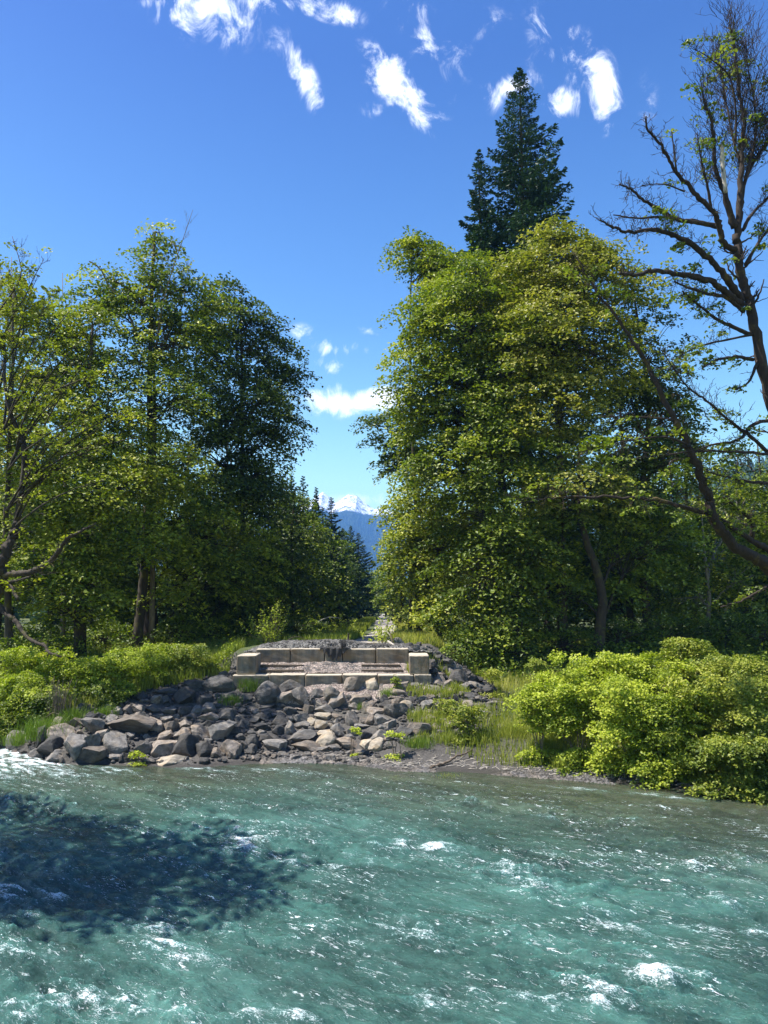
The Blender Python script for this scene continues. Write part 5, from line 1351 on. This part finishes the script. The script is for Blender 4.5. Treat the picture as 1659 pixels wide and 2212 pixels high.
# logs and driftwood
vine('fallen_log', [at(228, 1541, 35.6), at(280, 1533, 35.9), at(330, 1526, 36.4), at(378, 1522, 36.9)], 0.13, M['dead'], 'pale fallen log lying across the left bank above the rocks', 'log', 8, .02)
P0 = on_ground(930, 1662); P1 = on_ground(1022, 1632)
vine('driftwood_branch', [P0 + [0, 0, .04], P0 * .6 + P1 * .4 + [0, 0, .10], P0 * .3 + P1 * .7 + [0, 0, .18], P1 + [0, 0, .22]], 0.055, M['rock_dark'] if False else M['timber'], 'dark driftwood branch lying on the silt at the waterline', 'branch', 6, .02)
P0 = on_ground(1195, 1412); P1 = on_ground(1290, 1408)
vine('fallen_branch', [P0 + [0, 0, .4], (P0 + P1) / 2 + [0, 0, .5], P1 + [0, 0, .5]], 0.06, M['dead'], 'pale fallen branch at the foot of the right hand wood', 'branch', 6, .02)
P0 = on_ground(690, 1352); 
vine('fallen_branch', [at(690, 1342, 58), at(712, 1333, 58), at(735, 1336, 58)], 0.05, M['dead'], 'grey arched dead branch on the shaded verge left of the track', 'branch', 6, .02)
P0 = on_ground(756, 1386)
vine('stump', [at(752, 1390, 45), at(752, 1380, 45), at(753, 1368, 45)], 0.10, M['bark'], 'short broken stump at the left side of the track', 'stump', 7, .01)

# ------------------------------------------------------------------ far terrain
def mountain_mat():
    m, nt, bs = new_mat('snowy_forested_mountain')
    geo = N_(nt, 'ShaderNodeNewGeometry'); pos = geo.outputs['Position']
    sp = N_(nt, 'ShaderNodeSeparateXYZ'); nt.links.new(pos, sp.inputs[0])
    n1 = noise(nt, 0.010, 8, 0.65, pos); n2 = noise(nt, 0.022, 7, 0.75, pos)
    zz = math_(nt, 'ADD', sp.outputs[2], math_(nt, 'MULTIPLY', math_(nt, 'SUBTRACT', n1, 0.5), 80.0))
    f = maprange(nt, zz, SNOW0, SNOW0 + 22)
    rocky_ = maprange(nt, n2, 0.52, 0.56)
    sn = mixc(nt, math_(nt, 'MULTIPLY', rocky_, 0.8), (0.85, 0.87, 0.9), (0.10, 0.10, 0.11))
    tr_ = ramp(nt, n2, [(0.35, (0.012, 0.022, 0.014)), (0.7, (0.045, 0.065, 0.03))])
    nt.links.new(mixc(nt, f, tr_, sn), bs.inputs['Base Color']); bs.inputs['Roughness'].default_value = 0.95; bs.inputs['Specular IOR Level'].default_value = 0.1
    bump(nt, bs, n2, 1.0, 12.0)
    return m
YR = 5500.0
ridge = [(-3000, 1120), (200, 1110), (450, 1128), (600, 1118), (660, 1088), (680, 1072), (695, 1063), (709, 1073), (719, 1086), (727, 1082), (735, 1078), (751, 1069), (770, 1070), (783, 1083), (797, 1093), (809, 1100), (825, 1097), (847, 1104), (950, 1120), (1200, 1150), (1600, 1120), (4000, 1130)]
rX = np.array([at(a, 1300, YR)[0] for a, b in ridge]); rZ = np.array([at(800, b, YR)[2] for a, b in ridge])
SNOW0 = float(at(780, 1104, YR - 120)[2]) - 45
mxs = np.unique(np.concatenate([np.linspace(-3500, 3500, 120), np.linspace(-900, 500, 260)])); mys = np.concatenate([np.linspace(2700, 5000, 110), np.linspace(5005, 5700, 110), np.linspace(5720, 6400, 10)])
MX, MY = np.meshgrid(mxs, mys)
rz = np.interp(MX, rX, rZ)
prof = np.interp(MY, [2700, 3400, 4400, 5150, 5500, 6400], [-0.05, 0.16, 0.50, 0.80, 1.0, 0.2])
def fb(x, y, s, seed):
    return rnoise2(x, y, s, seed) + 0.5 * rnoise2(x, y, s / 2.1, seed + 1) + 0.25 * rnoise2(x, y, s / 4.3, seed + 2) + .13 * rnoise2(x, y, s / 9, seed + 3)
MZ = rz * prof + np.sin(pi * np.clip(prof, 0, 1)) * 110 * fb(MX, MY, 420, 70) + 26 * fb(MX, MY, 90, 80) * np.clip(prof * 3, 0, 1) * np.where(prof > .97, .35, 1)
mt = link('mountain', grid_mesh('mountain', mxs, mys, MZ, None, False), mountain_mat()); tag(mt, 'distant blue forested mountain with two snow capped peaks', None, None, 'structure')

# wooded hill to the right, conifers as one far-off wood
hxs = np.linspace(120, 1500, 90); hys = np.linspace(420, 1300, 60)
HX, HY = np.meshgrid(hxs, hys)
def hillz(x, y):
    cr = np.interp(x, [120, 250, 420, 600, 900, 1500], [3, 62, 150, 190, 260, 180])
    return 3 + cr * np.interp(y, [420, 640, 800, 1000, 1300], [0, .6, .95, 1.0, .4]) + 10 * fb(x, y, 120, 90) * np.clip((y - 420) / 100, 0, 1)
def mk_hill_mat():
    return simple_noise_mat('wooded_hillside', (0.012, 0.022, 0.012), (0.035, 0.055, 0.022), 0.06, 0.95, 0.5, 2.0)
hl = link('hills', grid_mesh('hills', hxs, hys, hillz(HX, HY), None, False), mk_hill_mat()); tag(hl, 'dark wooded hillside rising behind the right hand trees', None, None, 'structure')
def far_wood(name, x, y, z, mat, label, h0=16, h1=30):
    n = len(x); k = 7; V = []; 
    hh = RNG.uniform(h0, h1, n); R = hh * 0.16
    lev = [(0.0, .7), (.12, 1.0), (.40, .62), (.42, .78), (.70, .30), (.72, .42), (1.0, 0.0)]
    a = np.arange(k) / k * 2 * pi
    rings = []
    for (t, s) in lev:
        jr = RNG.uniform(.7, 1.25, (n, k))
        rings.append(np.stack([x[:, None] + np.cos(a) * R[:, None] * s * jr, y[:, None] + np.sin(a) * R[:, None] * s * jr, (z + hh * t)[:, None] + 0 * jr], -1))
    V = np.stack(rings, 1).reshape(-1, 3)
    i = np.arange(len(lev) * k).reshape(len(lev), k); j = np.roll(i, -1, 1)
    q = np.stack([i[:-1], j[:-1], j[1:], i[1:]], -1).reshape(-1, 4)
    Q = (q[None] + (np.arange(n) * len(lev) * k)[:, None, None]).reshape(-1, 4)
    o = link(name, mesh_np(name, V, Q.ravel(), np.arange(len(Q)) * 4, np.full(len(Q), 4), {'tint': np.repeat(RNG.uniform(0, 1, n), len(lev) * k)}), mat)
    tag(o, label, 'forest', None, 'stuff')
n = 2600; x = RNG.uniform(200, 900, n); y = RNG.uniform(450, 1050, n)
far_wood('conifer_forest', x, y, hillz(x, y) - 1, M['needle'], 'far-off conifer wood covering the hill at the right')
n = 5200; x = RNG.uniform(-750, 130, n); y = RNG.uniform(2900, 5300, n)
iz = np.clip(np.searchsorted(mys, y), 0, len(mys) - 1); ix = np.clip(np.searchsorted(mxs, x), 0, len(mxs) - 1)
z = MZ[iz, ix]; k = z < SNOW0 - 45
far_wood('conifer_forest', x[k], y[k], z[k] - 3, M['needle'], 'far-off conifer wood covering the slopes of the snowy mountain', 22, 40)
n = 2200; x = RNG.uniform(-260, 260, n); y = RNG.uniform(100, 420, n); k = (np.abs(x) > 18) | (y > 175)
far_wood('valley_forest', x[k], y[k], np.full(k.sum(), 3.3), M['needle'], 'dark wood closing the valley beyond the end of the track', 8, 15)

# ------------------------------------------------------------------ haze
def haze_box():
    bm = bmesh.new(); bmesh.ops.create_cube(bm, size=1.0)
    top = float(max(MZ.max(), 80)) + 40
    for v in bm.verts: v.co = Vector((v.co.x * 15000, 4500 + (v.co.y) * 11000, (-3 if v.co.z < 0 else top)))
    me = bpy.data.meshes.new('haze'); bm.to_mesh(me); bm.free()
    m = bpy.data.materials.new('blue_air'); m.use_nodes = True; nt = m.node_tree
    for nd in list(nt.nodes):
        if nd.type == 'BSDF_PRINCIPLED': nt.nodes.remove(nd)
    pv = N_(nt, 'ShaderNodeVolumePrincipled'); pv.inputs['Color'].default_value = (0.17, 0.43, 1.0, 1); pv.inputs['Density'].default_value = HAZE
    pv.inputs['Anisotropy'].default_value = 0.0
    nt.links.new(pv.outputs[0], nt.nodes['Material Output'].inputs['Volume'])
    o = link('haze', me, m); tag(o, 'blue haze in the air of the valley', None, None, 'stuff')
HAZE = 1.45e-4
haze_box()

# ------------------------------------------------------------------ sky and sun
SUN_EL = radians(61); SUN_AZ = radians(-93)     # azimuth from +Y, clockwise positive: sun stands to the left, a touch behind the viewer
sd = Vector((sin(SUN_AZ) * cos(SUN_EL), cos(SUN_AZ) * cos(SUN_EL), sin(SUN_EL)))
sl = bpy.data.lights.new('sun', 'SUN'); sl.energy = 5.0; sl.angle = radians(0.5); sl.color = (1.0, 0.95, 0.86)
so = bpy.data.objects.new('sun', sl); COL.objects.link(so); so.rotation_euler = sd.to_track_quat('Z', 'Y').to_euler(); so.location = sd * 200
W = bpy.data.worlds.new("World"); SC.world = W; W.use_nodes = True
nt = W.node_tree; bg = nt.nodes['Background']
sky = N_(nt, 'ShaderNodeTexSky', sky_type='NISHITA'); sky.sun_disc = False; sky.sun_elevation = SUN_EL; sky.sun_rotation = SUN_AZ
sky.altitude = 200; sky.air_density = 1.0; sky.dust_density = 0.6; sky.ozone_density = 3.0
hs = N_(nt, 'ShaderNodeHueSaturation'); hs.inputs['Saturation'].default_value = 1.25; hs.inputs['Value'].default_value = 1.15; nt.links.new(sky.outputs[0], hs.inputs['Color'])
tc = N_(nt, 'ShaderNodeTexCoord').outputs['Generated']
sp = N_(nt, 'ShaderNodeSeparateXYZ'); nt.links.new(tc, sp.inputs[0])
skyc = mixc(nt, 1.0, hs.outputs[0], ramp(nt, sp.outputs[2], [(0.0, (2.6, 2.1, 1.1)), (0.16, (2.2, 1.85, 1.12)), (0.36, (1.2, 1.12, 1.06)), (0.62, (0.72, 0.68, 0.88))]), 'MULTIPLY')
yy = math_(nt, 'MAXIMUM', sp.outputs[1], 0.02)
u = math_(nt, 'DIVIDE', sp.outputs[0], yy); v = math_(nt, 'DIVIDE', sp.outputs[2], yy)
cb = N_(nt, 'ShaderNodeCombineXYZ'); nt.links.new(u, cb.inputs[0]); nt.links.new(v, cb.inputs[1])
uv = cb.outputs[0]
CL = [(440, 15, 100, 50, 15, .95), (395, 25, 50, 60, 20, .8), (560, 0, 110, 30, 0, .6), (695, 15, 80, 26, 20, .85), (655, 165, 22, 78, -24, .95), (690, 225, 16, 40, -28, .6), (865, 180, 42, 95, -42, 1.1), (905, 250, 20, 60, -35, .9), (810, 150, 26, 50, 0, .6),
      (925, 110, 26, 95, -22, .75), (885, 30, 50, 50, 0, .6), (1160, 75, 30, 60, 0, .5), (1235, 72, 24, 20, 0, .45), (1295, 185, 32, 92, -14, 1.15), (1310, 235, 22, 60, -5, .9), (1222, 222, 46, 34, 20, .85), (1060, 205, 22, 34, 0, .65), (1110, 180, 60, 24, -20, .6),
      (655, 720, 30, 18, 20, .55), (720, 753, 75, 20, 0, .8), (708, 788, 46, 18, 0, .75), (790, 712, 26, 16, 20, .45), (745, 870, 100, 28, 0, 1.45), (700, 852, 55, 18, -15, .9), (815, 864, 75, 26, 0, 1.3), (800, 1082, 80, 18, 0, 1.0), (1400, 220, 22, 60, 0, .3), (800, 240, 30, 20, 0, .4), (480, 60, 60, 40, 30, .6), (340, 5, 50, 16, 0, .5), (930, 150, 60, 80, -30, .42), (600, 90, 40, 40, -20, .35), (1180, 120, 50, 60, -10, .36), (1260, 140, 60, 60, -10, .42), (980, 120, 40, 70, -20, .35), (1060, 60, 50, 40, 0, .33)]
acc = None
for (dx, dy, sx_, sy_, rot, wgt) in CL:
    r = ray(dx, dy); cu, cv = r[0] / r[1], r[2] / r[1]
    ax = ray(dx + sx_, dy); su = abs(ax[0] / ax[1] - cu); ay = ray(dx, dy - sy_); sv = abs(ay[2] / ay[1] - cv)
    mp = N_(nt, 'ShaderNodeMapping', vector_type='TEXTURE'); mp.inputs['Location'].default_value = (cu, cv, 0); mp.inputs['Rotation'].default_value = (0, 0, radians(-rot)); mp.inputs['Scale'].default_value = (su * 1.8, sv * 1.7, 1)
    nt.links.new(uv, mp.inputs[0])
    ln = N_(nt, 'ShaderNodeVectorMath', operation='LENGTH'); nt.links.new(mp.outputs[0], ln.inputs[0])
    b = maprange(nt, ln.outputs['Value'], 0, 1, wgt, 0)
    acc = b if acc is None else math_(nt, 'MAXIMUM', acc, b)
mpn = N_(nt, 'ShaderNodeMapping'); mpn.inputs['Rotation'].default_value = (0, 0, radians(28)); mpn.inputs['Scale'].default_value = (1.25, 0.85, 1); nt.links.new(uv, mpn.inputs[0])
cn = noise(nt, 15, 12, 0.67, mpn.outputs[0], 0.6)
dens_ = math_(nt, 'ADD', math_(nt, 'MULTIPLY', acc, 0.62), math_(nt, 'MULTIPLY', math_(nt, 'SUBTRACT', cn, 0.5), 2.9))
front = math_(nt, 'GREATER_THAN', sp.outputs[1], 0.05)
cf = math_(nt, 'MULTIPLY', maprange(nt, dens_, 0.14, 1.0), math_(nt, 'MULTIPLY', maprange(nt, acc, 0.0, 0.45), front))
fin = mixc(nt, cf, skyc, (10.5, 10.8, 11.2))
nt.links.new(fin, bg.inputs[0]); bg.inputs[1].default_value = 0.086

SC.view_settings.view_transform = 'Standard'; SC.view_settings.look = 'None'
SC.view_settings.exposure = 1.2; SC.view_settings.gamma = 1.0; SC.view_settings.use_curve_mapping = False
SC.render.engine = 'CYCLES'
cy = SC.cycles
cy.max_bounces = 6; cy.diffuse_bounces = 3; cy.glossy_bounces = 2; cy.transmission_bounces = 3; cy.volume_bounces = 0; cy.transparent_max_bounces = 4
cy.use_denoising = True; cy.sample_clamp_indirect = 4; cy.sample_clamp_direct = 12
try: cy.denoiser = 'OPENIMAGEDENOISE'
except Exception: pass
SC.render.use_persistent_data = False
print('objects', len(SC.objects), 'faces', sum(len(m.polygons) for m in bpy.data.meshes))
